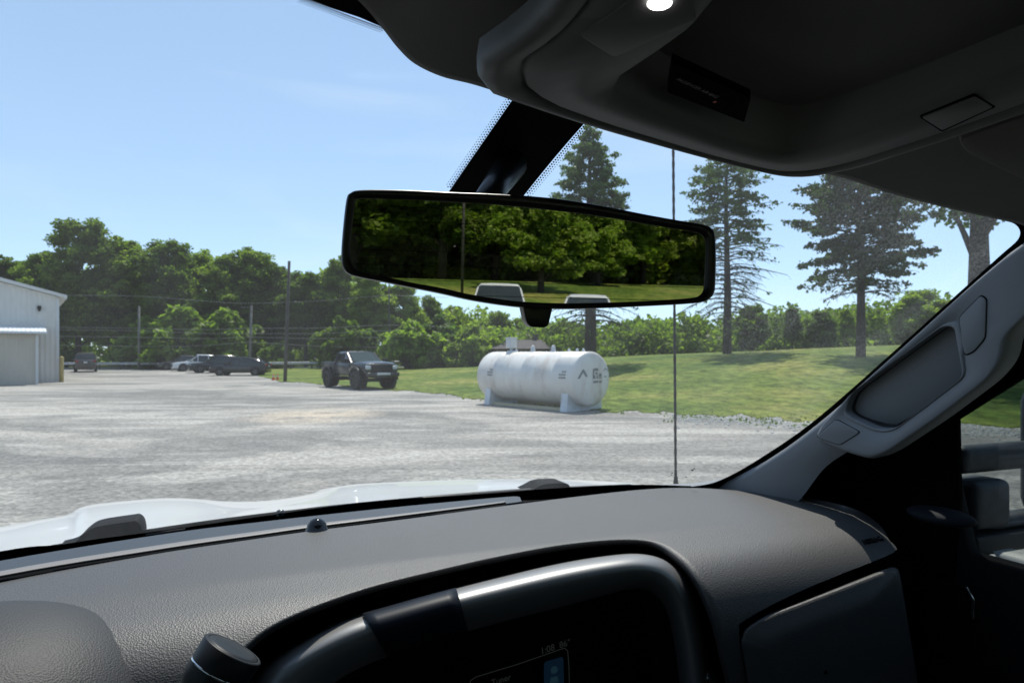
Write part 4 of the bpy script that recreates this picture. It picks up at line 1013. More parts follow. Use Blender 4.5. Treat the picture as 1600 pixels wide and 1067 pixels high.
for k in range(NR+1):
    t = k/NR; rows.append([PD(a[0]*(1-t)+b[0]*t, a[1]*(1-t)+b[1]*t) for a, b in zip(oc, lc)])
# lip rolls inward
nl = len(lc); lw = rows[-1]
def inward(i):
    a, b = lc[max(0, i-1)], lc[min(nl-1, i+1)]; dx, dy = b[0]-a[0], b[1]-a[1]; l = math.hypot(dx, dy); return (-dy/l, dx/l)
for off, df in ((2.5, .002), (5, .007), (7, .016), (8, .03), (8, .16)):
    r_ = []
    for i, (x, y) in enumerate(lc):
        nx, ny = inward(i); f0 = Tinv(lw[i])[1]; r_.append(PF(x+nx*off, y+ny*off, f0+df))
    rows.append(r_)
# skirt at the outer border
back = [p+(p-Vector((0, 0, H))).normalized()*.05+Vector((0, 0, -.002)) for p in rows[0]]
DASH = grid('dashboard', rows, dash_mat, TR, True)
# black box behind and below the pad, added to block light
mb = MB()
def tbox(mb, r0, r1, f0, f1, z0, z1):
    v = [T(r, f, z) for z in (z0, z1) for (r, f) in ((r0, f0), (r1, f0), (r1, f1), (r0, f1))]
    mb.add(v, [[3, 2, 1, 0], [4, 5, 6, 7], [0, 1, 5, 4], [1, 2, 6, 5], [2, 3, 7, 6], [3, 0, 4, 7]])
tbox(mb, -.62, .98, .83, 1.22, -.95, -.31); mb.build('dash_light_block', deep_black, TR, world=True)
# defroster panel + strip between glass and pad
def band(name, A, B, zA, zB, m, parent, n=6, thick=0):
    a, b = crom(A, n), crom(B, n)
    o = grid(name, [[PZd(x, y, zA) for x, y in a], [PZd(*((np.array(p)+np.array(q))/2), (zA+zB)/2) for p, q in zip(a, b)], [PZd(x, y, zB) for x, y in b]], m, parent, True)
    if thick: s = o.modifiers.new('s', 'SOLIDIFY'); s.thickness = thick; s.offset = 0
    return o
band('defroster_vent', [(-300, 935), (0, 876), (250, 835), (400, 816), (600, 794), (780, 777), (812, 776)], [(-300, 958), (0, 897), (250, 856), (400, 835), (600, 810), (780, 788), (815, 783)], -.264, -.264, vent_mat, DASH)
A_ = [(-300, 955), (0, 892), (250, 851), (400, 830), (490, 818), (600, 805.5), (770, 785), (788, 782)]; B_ = [(-300, 966), (0, 902), (250, 860), (400, 838), (490, 825), (600, 811), (770, 789), (790, 785)]
a, b = crom(A_, 6), crom(B_, 6); rows_ = []
for t, dz in ((0, 0), (.25, .006), (.6, .0085), (.85, .005), (1.0, 0), (1.15, -.006)):
    rows_.append([PZd(p[0]*(1-t)+q[0]*t, p[1]*(1-t)+q[1]*t, -.262+dz*.4) for p, q in zip(a, b)])
grid('dash_strip', rows_, strip_mat, DASH, True)
a, b = crom([(x, y+0) for x, y in B_], 6), crom([(x, y+7) for x, y in B_], 6)
grid('dash_groove', [[PZd(x, y, -.2615) for x, y in a], [PZd(x, y, -.2600) for x, y in crom([(x, y+3.5-2.0*max(0, x-300)/500) for x, y in B_], 6)]], deep_black, DASH, True)
# sun sensor dome
c = PD(495, 827); mb = MB(); mb.lathe(c+Vector((0, 0, -.004)), (0, 0, 1), [(0, .0155), (.004, .0150), (.005, .0135), (.011, .0122), (.016, .0085), (.0185, .0045), (.0192, 0)], 24); mb.build('sun_sensor', gloss_black, DASH, True, world=True)
# glove box door
gb = crom([(1156, 1010), (1157, 994), (1164, 980), (1196, 960), (1240, 943), (1285, 926), (1340, 905), (1385, 888), (1400, 887), (1406, 897), (1412, 930), (1420, 980), (1440, 1120), (1420, 1200), (1190, 1200), (1172, 1100)], 3, True)
rows_ = []
cx, cy = 1290, 1050
for s, f in ((1.0, .78), (1.0, .722), (.992, .708), (.978, .699), (.95, .695), (.6, .693), (.2, .693), (.02, .693)):
    rows_.append([PFd(cx+(x-cx)*s, cy+(y-cy)*s, f) for x, y in gb]); rows_[-1].append(rows_[-1][0])
grid('glove_box_door', rows_, dash_mat, DASH, True)
# gap behind the glove door: black recess
prism('glove_gap', [PFd(x, y, .80) for x, y in ((1130, 930), (1420, 860), (1470, 1250), (1140, 1250))], T(0, .02, 0)-T(0, 0, 0), deep_black, DASH)
# embossed airbag lettering
c = PD(1366, 851); c2 = PD(1408, 843); ex = (PD(1386, 846)-PD(1368, 850)).normalized(); upv = (PD(1377, 838)-PD(1377, 850)).normalized(); nn_ = ex.cross(upv).normalized(); upv = nn_.cross(ex)
M = Matrix((ex, upv, nn_)).transposed().to_4x4(); M.translation = PD(1352, 852)+nn_*.0016
text_mesh('airbag_lettering', 'AIRBAG', .0125, M, black_trim, DASH, .0008)
# instrument cluster hood (lower left)
mb = MB(); prof_ = []
cc = P(-70, 1215, .56); vs_ = []; nu, nv = 36, 16
for i in range(nv+1):
    ph = i/nv*math.pi/2
    for k in range(nu):
        th = 2*math.pi*k/nu; vs_.append(cc+(T(.166*math.cos(th)*math.cos(ph)**.85, .158*math.sin(th)*math.cos(ph)**.85, .129*math.sin(ph)**.9)-T(0, 0, 0)))
mb.add(vs_, [[i*nu+k, i*nu+(k+1) % nu, (i+1)*nu+(k+1) % nu, (i+1)*nu+k] for i in range(nv) for k in range(nu)]); mb.build('instrument_hood', dark_leather, DASH, True, world=True)
# column shifter knob
a = P(285, 1140, .445); b = P(366, 1011, .462); ax = b-a; Ln = ax.length
mb = MB(); mb.lathe(a, ax, [(-.05, .014), (Ln*.35, .0165), (Ln*.52, .0195), (Ln*.60, .0205), (Ln*.97, .0212), (Ln*.985, .0205), (Ln*.985, .0185)], 32)
sl = mb.build('shift_lever', black_plastic, TR, True, world=True)
mb = MB(); mb.lathe(a+ax*.985, ax, [(-.001, .0186), (.0, .018), (.0005, .013), (.001, .0)], 32); mb.build('end_cap', black_plastic, sl, True, world=True)
mb = MB(); mb.lathe(a+ax*.70, ax, [(0, .0205), (.0008, .0213), (.0018, .0205)], 32); mb.build('trim_ring', chrome, sl, True, world=True)

# --- centre stack: bezel, shade patch, screen
BO = [(372, 1140), (392, 1075), (418, 1038), (470, 1004), (540, 970), (620, 946), (700, 924), (790, 902), (870, 884), (940, 872), (995, 867), (1035, 874), (1062, 893), (1080, 922), (1092, 960), (1102, 1010), (1115, 1140)]
BI = [(470, 1190), (485, 1130), (500, 1092), (530, 1062), (580, 1036), (640, 1014), (710, 992), (800, 968), (870, 950), (930, 934), (975, 922), (1005, 920), (1026, 932), (1040, 952), (1049, 985), (1058, 1040), (1070, 1150)]
bo, bi = crom(BO, 5), crom(BI, 5); ROWS = []
for t, f in ((-.06, .84), (-.01, .785), (.03, .762), (.10, .748), (.22, .737), (.38, .732), (.55, .735), (.72, .744), (.86, .757), (.95, .768), (1.0, .790)):
    ROWS.append([PFd(p[0]*(1-t)+q[0]*t, p[1]*(1-t)+q[1]*t, f) for p, q in zip(bo, bi)])
STK = grid('centre_stack_bezel', ROWS, silver_mat, TR, True)
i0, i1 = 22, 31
shade_rows = []
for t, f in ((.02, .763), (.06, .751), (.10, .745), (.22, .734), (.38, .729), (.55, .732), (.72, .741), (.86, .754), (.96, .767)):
    shade_rows.append([PFd(bo[i][0]*(1-t)+bi[i][0]*t+(t-.5)*10, bo[i][1]*(1-t)+bi[i][1]*t, f) for i in range(i0, i1+1)])
grid('bezel_shade_patch', shade_rows, shade_patch_mat, STK, True, solid=.002)  # dark raised patch standing in for a shadow across the bezel
scr = prism('screen_panel', [PFd(x, y, .785) for x, y in [(440, 1200)]+[(p[0]-2, p[1]-2) for p in bi[3:-3]]+[(1090, 1260), (440, 1260)]], T(0, .015, 0)-T(0, 0, 0), screen_mat, STK)
def linepx(pts, wpx, f, name, m, parent):
    mb = MB()
    for (x0, y0), (x1, y1) in zip(pts[:-1], pts[1:]):
        dx, dy = x1-x0, y1-y0; l = math.hypot(dx, dy); nx, ny = -dy/l*wpx/2, dx/l*wpx/2
        mb.add([PFd(x0+nx, y0+ny, f), PFd(x1+nx, y1+ny, f), PFd(x1-nx, y1-ny, f), PFd(x0-nx, y0-ny, f)], [[0, 1, 2, 3]])
    return mb.build(name, m, parent, world=True)
FS = .7835
linepx([(734, 1075), (735, 1063), (744, 1057), (810, 1037), (870, 1016), (882, 1012), (887, 1016), (889, 1040), (890, 1080)], 1.3, FS, 'screen_frame', screen_line, scr)
pl = [PFd(x, y, FS) for x, y in rpoly([(850, 1034), (880, 1025), (881, 1085), (850, 1090)], 5)]
ic = prism('screen_icon', pl, T(0, -.0006, 0)-T(0, 0, 0), screen_icon, scr)
mb = MB(); c = PFd(866, 1046, FS-.001); ex = T(1, 0, 0)-T(0, 0, 0); ez = Vector((0, 0, 1))
mb.add([c+ex*.0045*math.cos(a)+ez*.0045*math.sin(a) for a in np.arange(10)*.628], [list(range(10))])
mb.add([c+ex*(-.006)-ez*.015, c+ex*.006-ez*.015, c+ex*.004-ez*.008, c-ex*.004-ez*.008], [[0, 1, 2, 3]])
mb.build('icon_glyph', screen_icon2, scr, world=True)
def text_px(name, body, px, py, px2, py2, size, f, m, parent):
    a, b = PFd(px, py, f), PFd(px2, py2, f); ex = (b-a).normalized(); n_ = T(0, -1, 0)-T(0, 0, 0); up_ = n_.cross(ex); M = Matrix((ex, up_, n_)).transposed().to_4x4(); M.translation = a
    return text_mesh(name, body, size, M, m, parent, .0001)
text_px('screen_clock', '1:08  86°', 845, 1022, 882, 1010, .0105, FS, screen_line, scr)
text_px('screen_caption', 'Tuner', 768, 1071, 796, 1062, .0095, FS, screen_line, scr)
# knob at the right side of the stack
c = PFd(1098, 1056, .775); ax = T(0, -1, .1)-T(0, 0, 0); mb = MB(); mb.lathe(c, ax, [(0, .012), (.012, .0115), (.016, .009), (.017, 0)], 24); mb.build('control_knob', chrome, STK, True, world=True)
# black backing of the stack
mb = MB(); tbox(mb, -.18, .66, .76, .83, -.95, -.262); mb.build('stack_backing', deep_black, STK, world=True)

# --- hood
hc = [(-320, 880), (-150, 847), (0, 823), (60, 812), (105, 804), (122, 794), (145, 788), (200, 782), (255, 778), (300, 779), (350, 783), (420, 782), (495, 771), (520, 762), (560, 756), (640, 752), (730, 749), (830, 748.5), (900, 750), (985, 757), (1030, 763), (1060, 772)]
hcr = crom(hc, 4); rows = []
sil = [PF(x, y, 1.75) for x, y in hcr]
def shiftT(p, df, dz): r, f, z = Tinv(p); return T(r, f+df, z+dz)
CAX = [(-300, 922), (0, 861), (150, 842), (250, 829), (400, 807), (600, 781), (780, 771), (985, 757.5), (1060, 772)]
base = [PF(x, float(np.interp(x, [c[0] for c in CAX], [c[1] for c in CAX]))+7, 1.22) for x, y in hcr]
for mix in (0, .12, .3, .5, .75, .9):
    rows.append([b_.lerp(s_, mix)+Vector((0, 0, .010*math.sin(math.pi*mix) if mix > .6 else .004*mix)) for b_, s_ in zip(base, sil)])
rows.append(sil)
for df, dz in ((.2, -.04), (.45, -.10), (.7, -.19), (.85, -.32), (.9, -.6)): rows.append([shiftT(p, df, dz) for p in sil])
HOOD = grid('hood', rows, white_paint, TR, True)
# cowl (black) and wipers
CA = [(-300, 928), (0, 866), (150, 840), (300, 818), (490, 793), (700, 772), (850, 762), (985, 757.5), (1010, 757)]; CB = [(-300, 950), (0, 886), (150, 860), (300, 836), (490, 808), (700, 785), (850, 772), (985, 765), (1010, 764)]
a, b = crom(CA, 5), crom(CB, 5)
COWL = grid('cowl', [[PF(x, y, 1.215) for x, y in a], [PF(x*.5+x2*.5, y*.5+y2*.5, 1.19) for (x, y), (x2, y2) in zip(a, b)], [PF(x, y+3, 1.17) for x, y in b], [PF(x, y+25, 1.17) for x, y in b]], black_trim, TR, True)
strip_px('frit_band', [(-300, 922), (0, 861), (90, 851), (150, 842), (250, 829), (400, 808), (500, 793), (600, 781), (700, 775), (780, 769.5), (860, 763), (985, 757), (1080, 759)], [(-300, 940), (0, 879.5), (90, 864), (150, 854), (250, 838.5), (400, 819.5), (500, 808), (600, 798), (700, 789), (780, 783), (860, 780), (985, 769), (1080, 767)], frit_mat, WS, .003)
# thin glossy edge of glass with small ticks
def tubepx(name, pts, f, rad, m, parent, n=6, sm=4):
    mb = MB(); mb.tube([PF(x, y, f) for x, y in crom(pts, sm)], rad, n); return mb.build(name, m, parent, True, world=True)
tubepx('wiper_arm', [(-300, 936), (0, 876), (150, 849), (222, 836), (300, 825), (430, 806)], 1.14, .006, black_plastic, TR)
tubepx('wiper_arm', [(440, 806), (500, 797), (620, 785), (740, 774), (845, 767), (985, 761)], 1.14, .0065, black_plastic, TR)
tubepx('wiper_blade', [(222, 833), (330, 817), (440, 803), (560, 790), (660, 780)], 1.12, .005, seal_rubber, TR)
def lump(name, top, bot, f, th, m, parent, bev=.006):
    poly = crom(top, 4)+[(x, y) for x, y in bot]
    return prism(name, [PF(x, y, f) for x, y in poly], T(0, th, 0)-T(0, 0, 0), m, parent, bev, 3)
lump('wiper_pivot_cover', [(88, 858), (112, 851), (128, 836), (142, 826), (160, 821), (200, 815), (212, 814), (220, 822), (223, 838)], [(160, 852)], 1.13, .05, black_trim, COWL)
lump('wiper_pivot_cover', [(824, 769), (838, 762), (848, 757), (862, 755), (885, 755), (892, 762), (895, 768)], [(860, 772)], 1.13, .05, black_trim, COWL)
c = PF(438, 801, 1.12); mb = MB(); mb.lathe(c-Vector((0, 0, .006)), (0, 0, 1), [(0, .008), (.006, .008), (.010, .005), (.0115, 0)], 16); mb.build('washer_nozzle', gloss_black, COWL, True, world=True)
mb = MB()
for i in range(46):
    t = i/46; x = 228+(290-228)*t; y = 835-(835-826)*t; c = PF(x, y, 1.105); mb.box(c, (.0009, .0009, .0016))
for i in range(40):
    t = i/40; x = 0+140*t; y = 872-22*t; c = PF(x, y, 1.105); mb.box(c, (.0008, .0008, .0010))
mb.build('cowl_mesh_edge', strip_mat, COWL, world=True)
# front of the truck below the hood, fenders, wheels (outside of the frame, seen only from other viewpoints)
def tprism(name, prof, r0, r1, m, parent, bev=.02):
    n = len(prof); v = [T(r0, f, z) for f, z in prof]+[T(r1, f, z) for f, z in prof]
    o = mesh(name, v, [list(range(n)), list(range(2*n-1, n-1, -1))]+[[i, i+n, (i+1) % n+n, (i+1) % n] for i in range(n)], m, parent); fixn(o)
    if bev: bevel(o, bev)
    return o
fp = [(1.08, -.55), (1.08, -1.35), (1.35, -1.35), (1.42, -1.1), (1.62, -.92), (1.9, -.88), (2.2, -.95), (2.4, -1.15), (2.45, -1.35), (2.7, -1.35), (2.72, -.9), (2.62, -.66), (2.3, -.56), (1.7, -.52)]
tprism('fender', fp, 1.02, 1.14, white_paint, TR); tprism('fender', fp, -.74, -.62, white_paint, TR)
tprism('front_bumper', [(2.66, -1.0), (2.9, -1.0), (2.9, -1.35), (2.66, -1.35)], -.76, 1.16, chrome, TR)
tprism('engine_bay', [(1.22, -.62), (2.64, -.72), (2.64, -1.3), (1.22, -1.4)], -.6, 1.0, deep_black, TR)
for r in (1.02, -.62):
    for f in (1.9, -2.0):
        mb = MB(); mb.lathe(T(r-.14, f, -1.53), T(1, 0, 0)-T(0, 0, 0), [(0, .2), (0, .38), (.03, .42), (.25, .42), (.28, .38), (.28, .2), (.28, 0)], 28); mb.build('wheel', tyre_mat, TR, False, world=True)
mb = MB()
for r0_, r1_ in ((-.72, -.62), (1.02, 1.12)): tbox(mb, r0_, r1_, -2.75, -.78, -1.3, -.42)
tbox(mb, -.62, 1.02, -2.78, -2.70, -1.2, -.42); tbox(mb, -.62, 1.02, -.84, -.78, -1.2, -.42); tbox(mb, -.62, 1.02, -2.7, -.8, -1.05, -1.0); mb.build('truck_bed', white_paint, TR, world=True)
# antenna on the right fender
da = 1.84; ft = P(1056, 768, da); tp = P(1051.4, 150, da)
mb = MB(); mb.lathe(ft-Vector((0, 0, .02)), (0, 0, 1), [(0, .012), (.03, .010), (.045, .0065), (.06, .005)], 14); n = 70
mb.tube([ft.lerp(tp, t) for t in np.linspace(0, 1, n)], [.0032+(.0009 if i % 2 else 0) for i in range(n)], 8); mb.build('antenna', black_plastic, TR, True, world=True)

# --- A pillar, grab handle
_a = Tinv(PW(1140, 750, .004)); PA = plane3(_a, Tinv(PW(1570, 404, .004)), (_a[0]+.035, _a[1]-.32, _a[2])); pn = PA[1]
def pa(x, y, o=0): return PP(x, y, PA)+pn*o
outer = [(1000, 764), (1060, 762), (1100, 757), (1140, 748), (1210, 711), (1290, 651), (1410, 546), (1490, 474), (1570, 404), (1640, 340), (1700, 290)]
inner = [(1020, 800), (1100, 800), (1180, 800), (1235, 790), (1285, 730), (1350, 690), (1420, 650), (1490, 600), (1560, 540), (1640, 470), (1740, 400)]
a, b = crom(outer, 5), crom(inner, 5)
rows_ = []
for t, o_ in ((-.03, -.04), (0.0, -.004), (.04, .002), (.15, .004), (.4, .003), (.7, 0), (1, -.01)):
    rows_.append([pa(p[0]*(1-t)+q[0]*t, p[1]*(1-t)+q[1]*t, o_) for p, q in zip(a, b)])
PIL = grid('pillar_trim', rows_, pillar_mat, TR, True)
def ring2(name, A, B, fn, heights, m, parent, n=160):
    def rs(poly):
        P_ = np.array(list(poly)+[poly[0]]); s = np.r_[0, np.cumsum(np.linalg.norm(np.diff(P_, axis=0), axis=1))]; q = np.linspace(0, s[-1], 900, endpoint=False)
        return [(np.interp(t, s, P_[:, 0]), np.interp(t, s, P_[:, 1])) for t in q]
    c = np.mean(rs(B), axis=0); A, B = rs(A), rs(B)
    def pick(L):
        an = np.unwrap([math.atan2(p[1]-c[1], p[0]-c[0]) for p in L]); out = []
        if an[-1] < an[0]: L = L[::-1]; an = an[::-1]
        for k in range(n):
            a = -math.pi+2*math.pi*k/n
            i = int(np.argmin(np.abs((an-a+math.pi) % (2*math.pi)-math.pi))); out.append(L[i])
        return out
    A, B = pick(A), pick(B); rows = []
    for t, hgt, sc2 in heights:
        r = []
        for p, q in zip(A, B):
            x, y = p[0]*(1-t)+q[0]*t, p[1]*(1-t)+q[1]*t; x, y = c[0]+(x-c[0])*sc2, c[1]+(y-c[1])*sc2; r.append(fn(x, y, hgt))
        r.append(r[0]); rows.append(r)
    return grid(name, rows, m, parent, True)
hp = rpoly([(1283, 686, 8), (1290, 668, 10), (1345, 612, 14), (1440, 526, 30), (1530, 444, 30), (1596, 388, 10), (1650, 350, 10), (1700, 420, 20), (1592, 520, 20), (1586, 560, 26), (1560, 592, 30), (1480, 652, 30), (1400, 705, 24), (1372, 716, 14), (1335, 706, 20)], 12, 5)
rec = rpoly([(1334, 640, 10), (1344, 612, 14), (1490, 506, 10), (1508, 507, 8), (1522, 585, 12), (1412, 668, 12), (1385, 668, 12), (1345, 650, 10)], 12, 5)
strip_px('outer_pillar_light_block', [(x+12, y+8) for x, y in outer], [(x+max(38, min(190, (1420-x)*.6)), y+max(26, min(130, (1420-x)*.4))) for x, y in outer], white_paint, TR, -.002)  # hidden sheet on the glass, added to stop light past the pillar trim
GH = ring2('grab_handle', hp, rec, pa, [(0, -.01, 1.008), (0, .010, 1.0), (.06, .018, 1), (.14, .0215, 1), (.22, .022, 1), (.90, .022, 1), (.93, .0205, 1), (.95, .0225, 1), (1.0, .0235, 1), (1, .021, .985), (1, .010, .975)], pillar_mat, TR)
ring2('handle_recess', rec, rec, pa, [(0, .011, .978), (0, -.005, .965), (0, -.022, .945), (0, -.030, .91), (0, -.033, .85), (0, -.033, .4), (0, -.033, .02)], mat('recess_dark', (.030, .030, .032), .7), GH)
for q in (rpoly([(1291, 679), (1322, 651), (1360, 671), (1328, 691)], 6), rpoly([(1515, 494), (1549, 460), (1558, 466), (1556, 525), (1538, 546), (1524, 552), (1519, 520)], 7)):
    prism('screw_cover', [pa(x, y, .0235) for x, y in q], -pn*.006, pillar_mat, GH, .0008)
    prism('cover_groove', [pa(1.0*x+(x-np.mean([a_[0] for a_ in q]))*.045, y+(y-np.mean([a_[1] for a_ in q]))*.045, .0226) for x, y in q], -pn*.006, deep_black, GH)
# left pillar, mirrored roughly (outside of the frame)
def tp_(pts, m, name, parent, th=(.0, 0, 0), bev=.01):
    return prism(name, [T(*p) for p in pts], T(*th)-T(0, 0, 0), m, parent, bev)
tp_([(-.50, 1.05, -.30), (-.36, .42, .14), (-.46, .42, .14), (-.60, .80, -.30)], pillar_mat, 'pillar_trim', TR, (0, -.0, -.02), .004)

# --- right door: trim and window opening, left door, rear wall, roof
def side(name, poly, r, th, m, parent, bev=.006): return prism(name, [T(r, f, z) for f, z in poly], T(th, 0, 0)-T(0, 0, 0), m, parent, bev)
DR = side('door', [(1.25, -.30), (.95, -.20), (.85, -.10), (.73, -.02), (.692, -.07), (.682, -.20), (.660, -.285), (-.62, -.285), (-.62, -1.0), (1.25, -1.0)], .965, .03, black_trim, TR)
side('door_frame', [(.76, -.02), (.46, .175), (-.62, .22), (-.62, .13), (.42, .105), (.668, -.07)], .95, .04, deep_black, TR)
prism('pillar_light_block', [PR(x, y, .962) for x, y in [(1150, 772), (1300, 657), (1420, 562), (1500, 492), (1590, 413), (1700, 330), (1850, 280), (1800, 520), (1600, 590), (1497, 655), (1500, 780), (1490, 900), (1200, 900)]], T(.006, 0, 0)-T(0, 0, 0), deep_black, TR)  # black filler added to keep side light off the dash end
side('middle_pillar', [(-.48, .20), (-.66, .20), (-.66, -1.0), (-.48, -1.0)], .94, .07, pillar_mat, TR)
side('roof_rail', [(.5, .14), (-.66, .14), (-.66, .27), (.4, .25)], .93, .10, headliner_mat, TR)
side('window_glass', [(.72, -.33), (-.6, -.33), (-.6, .16), (.60, .16), (.80, -.1)], 1.005, .004, tint_glass, TR, 0)
side('door_sill', [(.66, -.283), (-.6, -.283), (-.6, -.31), (.62, -.31)], 1.0, .055, white_paint, TR, .012)
side('door_skin', [(1.08, -.31), (-.7, -.31), (-.7, -1.3), (1.08, -1.3)], 1.055, .03, white_paint, TR, .02)
# small silver latch on the dark door trim, gleaming mirror-switch bump
side('door_latch', [(.665, -.335), (.655, -.33), (.645, -.345), (.645, -.372), (.652, -.378), (.652, -.35)], .960, .004, chrome, TR, .001)
mb = MB(); c = PR(1470, 806, .935); vs_ = []
for i in range(9):
    for k in range(16):
        ph = -math.pi/2+math.pi*i/8; th = 2*math.pi*k/16; vs_.append(c+(T(.03*math.cos(ph)*math.cos(th), .05*math.cos(ph)*math.sin(th), .012*math.sin(ph))-T(0, 0, 0)))
mb.add(vs_, [[i*16+k, i*16+(k+1) % 16, (i+1)*16+(k+1) % 16, (i+1)*16+k] for i in range(8) for k in range(16)]); mb.build('tweeter_cover', mat('tweeter_dark', (.010, .013, .018), .75, spec=.2), TR, True, world=True)
# left side
side('door', [(1.25, -.30), (-.62, -.285), (-.62, -1.0), (1.25, -1.0)], -.60, -.03, black_trim, TR)
side('window_glass', [(.9, -.33), (-.6, -.33), (-.6, .16), (.42, .16)], -.64, -.004, tint_glass, TR, 0)
side('middle_pillar', [(-.48, .20), (-.66, .20), (-.66, -1.0), (-.48, -1.0)], -.54, -.07, pillar_mat, TR)
side('roof_rail', [(.5, .14), (-.66, .14), (-.66, .27), (.4, .25)], -.53, -.10, headliner_mat, TR)
side('door_skin', [(1.08, -.31), (-.7, -.31), (-.7, -1.3), (1.08, -1.3)], -.65, -.03, white_paint, TR, .02)
# rear wall with its wide window
mb = MB(); tbox(mb, -.62, 1.0, -.70, -.62, -1.0, -.16); tbox(mb, -.62, 1.0, -.70, -.62, .262, .30); tbox(mb, -.62, -.50, -.70, -.62, -.16, .262); tbox(mb, .80, 1.0, -.70, -.62, -.16, .262); mb.build('rear_wall', dark_leather, TR, world=True)
mb = MB(); tbox(mb, -.52, .84, -.675, -.67, -.18, .28); RW = mb.build('rear_window', rear_tint, TR, world=True)
mb = MB()
for z in np.linspace(-.12, .25, 12): mb.tube([T(-.5, -.668, z), T(.82, -.668, z)], .0006, 4)
mb.build('heating_wires', deep_black, RW, world=True)
mb = MB(); tbox(mb, -.62, 1.0, -.70, 1.2, -1.06, -1.0); mb.build('floor_pan', dark_leather, TR, world=True)
# outer roof skin and hull
ro = [[T(r, f, .325-.10*((r-.2)/.82)**4-.06*max(0, (f+.0))/.5) for r in np.linspace(-.66, 1.06, 14)] for f in (-.72, -.5, -.2, 0, .3, .42)]
grid('roof_panel', ro, white_paint, TR, True, solid=.015)
# header curve on the glass and the headliner
hpx = [(470, -60), (545, -10), (573, 15), (600, 48), (622, 76), (648, 100), (690, 120), (745, 134), (830, 162), (925, 195), (1020, 222), (1110, 247), (1200, 266), (1300, 274), (1400, 305), (1500, 330), (1560, 343), (1592, 350), (1620, 360)]
hcv = [PW(x, y, .012) for x, y in crom(hpx, 5)]
_h0 = Tinv(hcv[0]); left = [T(r, fglass(r, z)-.012, z) for r, z in ((-.62, .238), (-.4, .236), (-.2, .234), (-.08, .23), (_h0[0]-.02, _h0[2]*.3+.23*.7))]
right = [T(r, fglass(r, .10)-.012, .10) for r in np.linspace(Tinv(hcv[-1])[0]+.02, 1.02, 3)]
e0 = left+hcv+right; rows_ = []
rows_.append([shiftT(p, -.06, .03) for p in e0]); rows_.append([shiftT(p, .006, .006) for p in e0]); rows_.append(e0)
rows_.append([shiftT(p, -.008, .000) for p in e0]); rows_.append([shiftT(p, -.03, .006) for p in e0])
for f_, w_ in ((.25, .08), (.1, .35), (-.1, .85), (-.35, 1), (-.63, 1)):
    r_ = []
    for p in e0:
        r, f, z = Tinv(p); zt = .272-.07*((r-.2)/.8)**4; r_.append(T(r, min(f-.05, f_), z*(1-w_)+zt*w_))
    rows_.append(r_)
HL = grid('headliner', rows_, headliner_mat, TR, True)
# --- overhead console
CPn = plane3((.13, .38, .180), (.40, .42, .158), (.13, .0, .205)); cn = CPn[1]
def pc(x, y, o=0): return PP(x, y, CPn)+cn*o
co_out = rpoly([(741, 100, 26), (752, 138, 22), (925, 194, 60), (1100, 243, 60), (1240, 277, 50), (1330, 262, 60), (1500, 208, 60), (1720, 130, 20), (1900, -260, 10), (1040, -260, 10), (830, 42, 60)], 20, 7)
co_in = rpoly([(952, 128, 14), (1010, 165, 20), (1150, 222, 40), (1225, 240, 40), (1290, 224, 50), (1440, 165, 40), (1680, 60, 20), (1760, -160, 20), (1250, -160, 20), (1075, 55, 20)], 20, 7)
CON = ring2('overhead_console', co_out, co_in, pc, [(0, -.014, 1.006), (0, -.006, 1.004), (0, -.001, 1.0), (.03, .003, 1), (.09, .004, 1), (.20, .003, 1), (.215, .0005, 1), (.235, .0005, 1), (.25, .003, 1), (.6, .003, 1), (.93, .002, 1), (1.0, -.003, 1), (1, -.012, .97), (1, -.03, .92), (1, -.034, .8), (1, -.034, .4), (1, -.034, .02)], console_mat, TR)
def pq(pts, o, th, m, name, parent, r=0, bev=0): return prism(name, [pc(x, y, o) for x, y in (rpoly(pts, r) if r else pts)], -cn*th, m, parent, bev)
LB = pq([(1050, 97), (1173, 153), (1163, 190), (1042, 143)], .0005, .006, label_mat, 'airbag_indicator', CON, 2)
a0, a1 = pc(1056, 122, .0012), pc(1130, 156, .0012); ex = (a1-a0).normalized(); up_ = cn.cross(ex); M = Matrix((ex, up_, cn)).transposed().to_4x4(); M.translation = a0
text_mesh('indicator_lettering', 'PASSENGER AIR BAG', .0042, M, label_text, LB, .0001)
mb = MB(); c = pc(1117, 157, .0012); ey = up_; mb.add([c+ex*.0013*math.cos(a)+ey*.0013*math.sin(a) for a in np.arange(10)*.628], [list(range(10))]); mb.build('indicator_lamp', lamp_red, LB, world=True)
pq([(1440, 176), (1523, 143), (1552, 160), (1472, 197)], .0035, .004, console_mat, 'console_button', CON, 4, .0006)
pq([(1436, 176), (1523, 140), (1557, 160), (1472, 200)], .0031, .004, deep_black, 'button_groove', CON, 4)
pq([(905, 45), (985, -10), (1060, -40), (1090, 20), (960, 80)], .0042, .002, console_mat, 'lamp_panel', CON, 8, .0006)
mb = MB(); c = pc(1031, -12, .006); ey = cn.cross(ex); mb.add([c+ex*.0062*math.cos(a)+ey*.0062*math.sin(a) for a in np.arange(20)*.3142], [list(range(20))]); mb.build('map_light', lamp_white, CON, world=True)
mb = MB(); c = pc(1288, 38, -.03); mb.add([c+ex*.006*math.cos(a)+ey*.003*math.sin(a) for a in np.arange(20)*.3142], [list(range(20))]); mb.build('hook_hole', deep_black, CON, world=True)
# sun visor on the passenger side
VP = plane3((.55, .40, .155), (.90, .38, .135), (.60, .15, .20)); vn = VP[1]
prism('sun_visor', [PP(x, y, VP)+vn*.004 for x, y in rpoly([(1495, 212, 12), (1640, 160, 20), (1760, 200, 20), (1760, 330, 20), (1600, 276, 30), (1510, 232, 16)], 14)], -vn*.012, headliner_mat, TR, .004, 3)

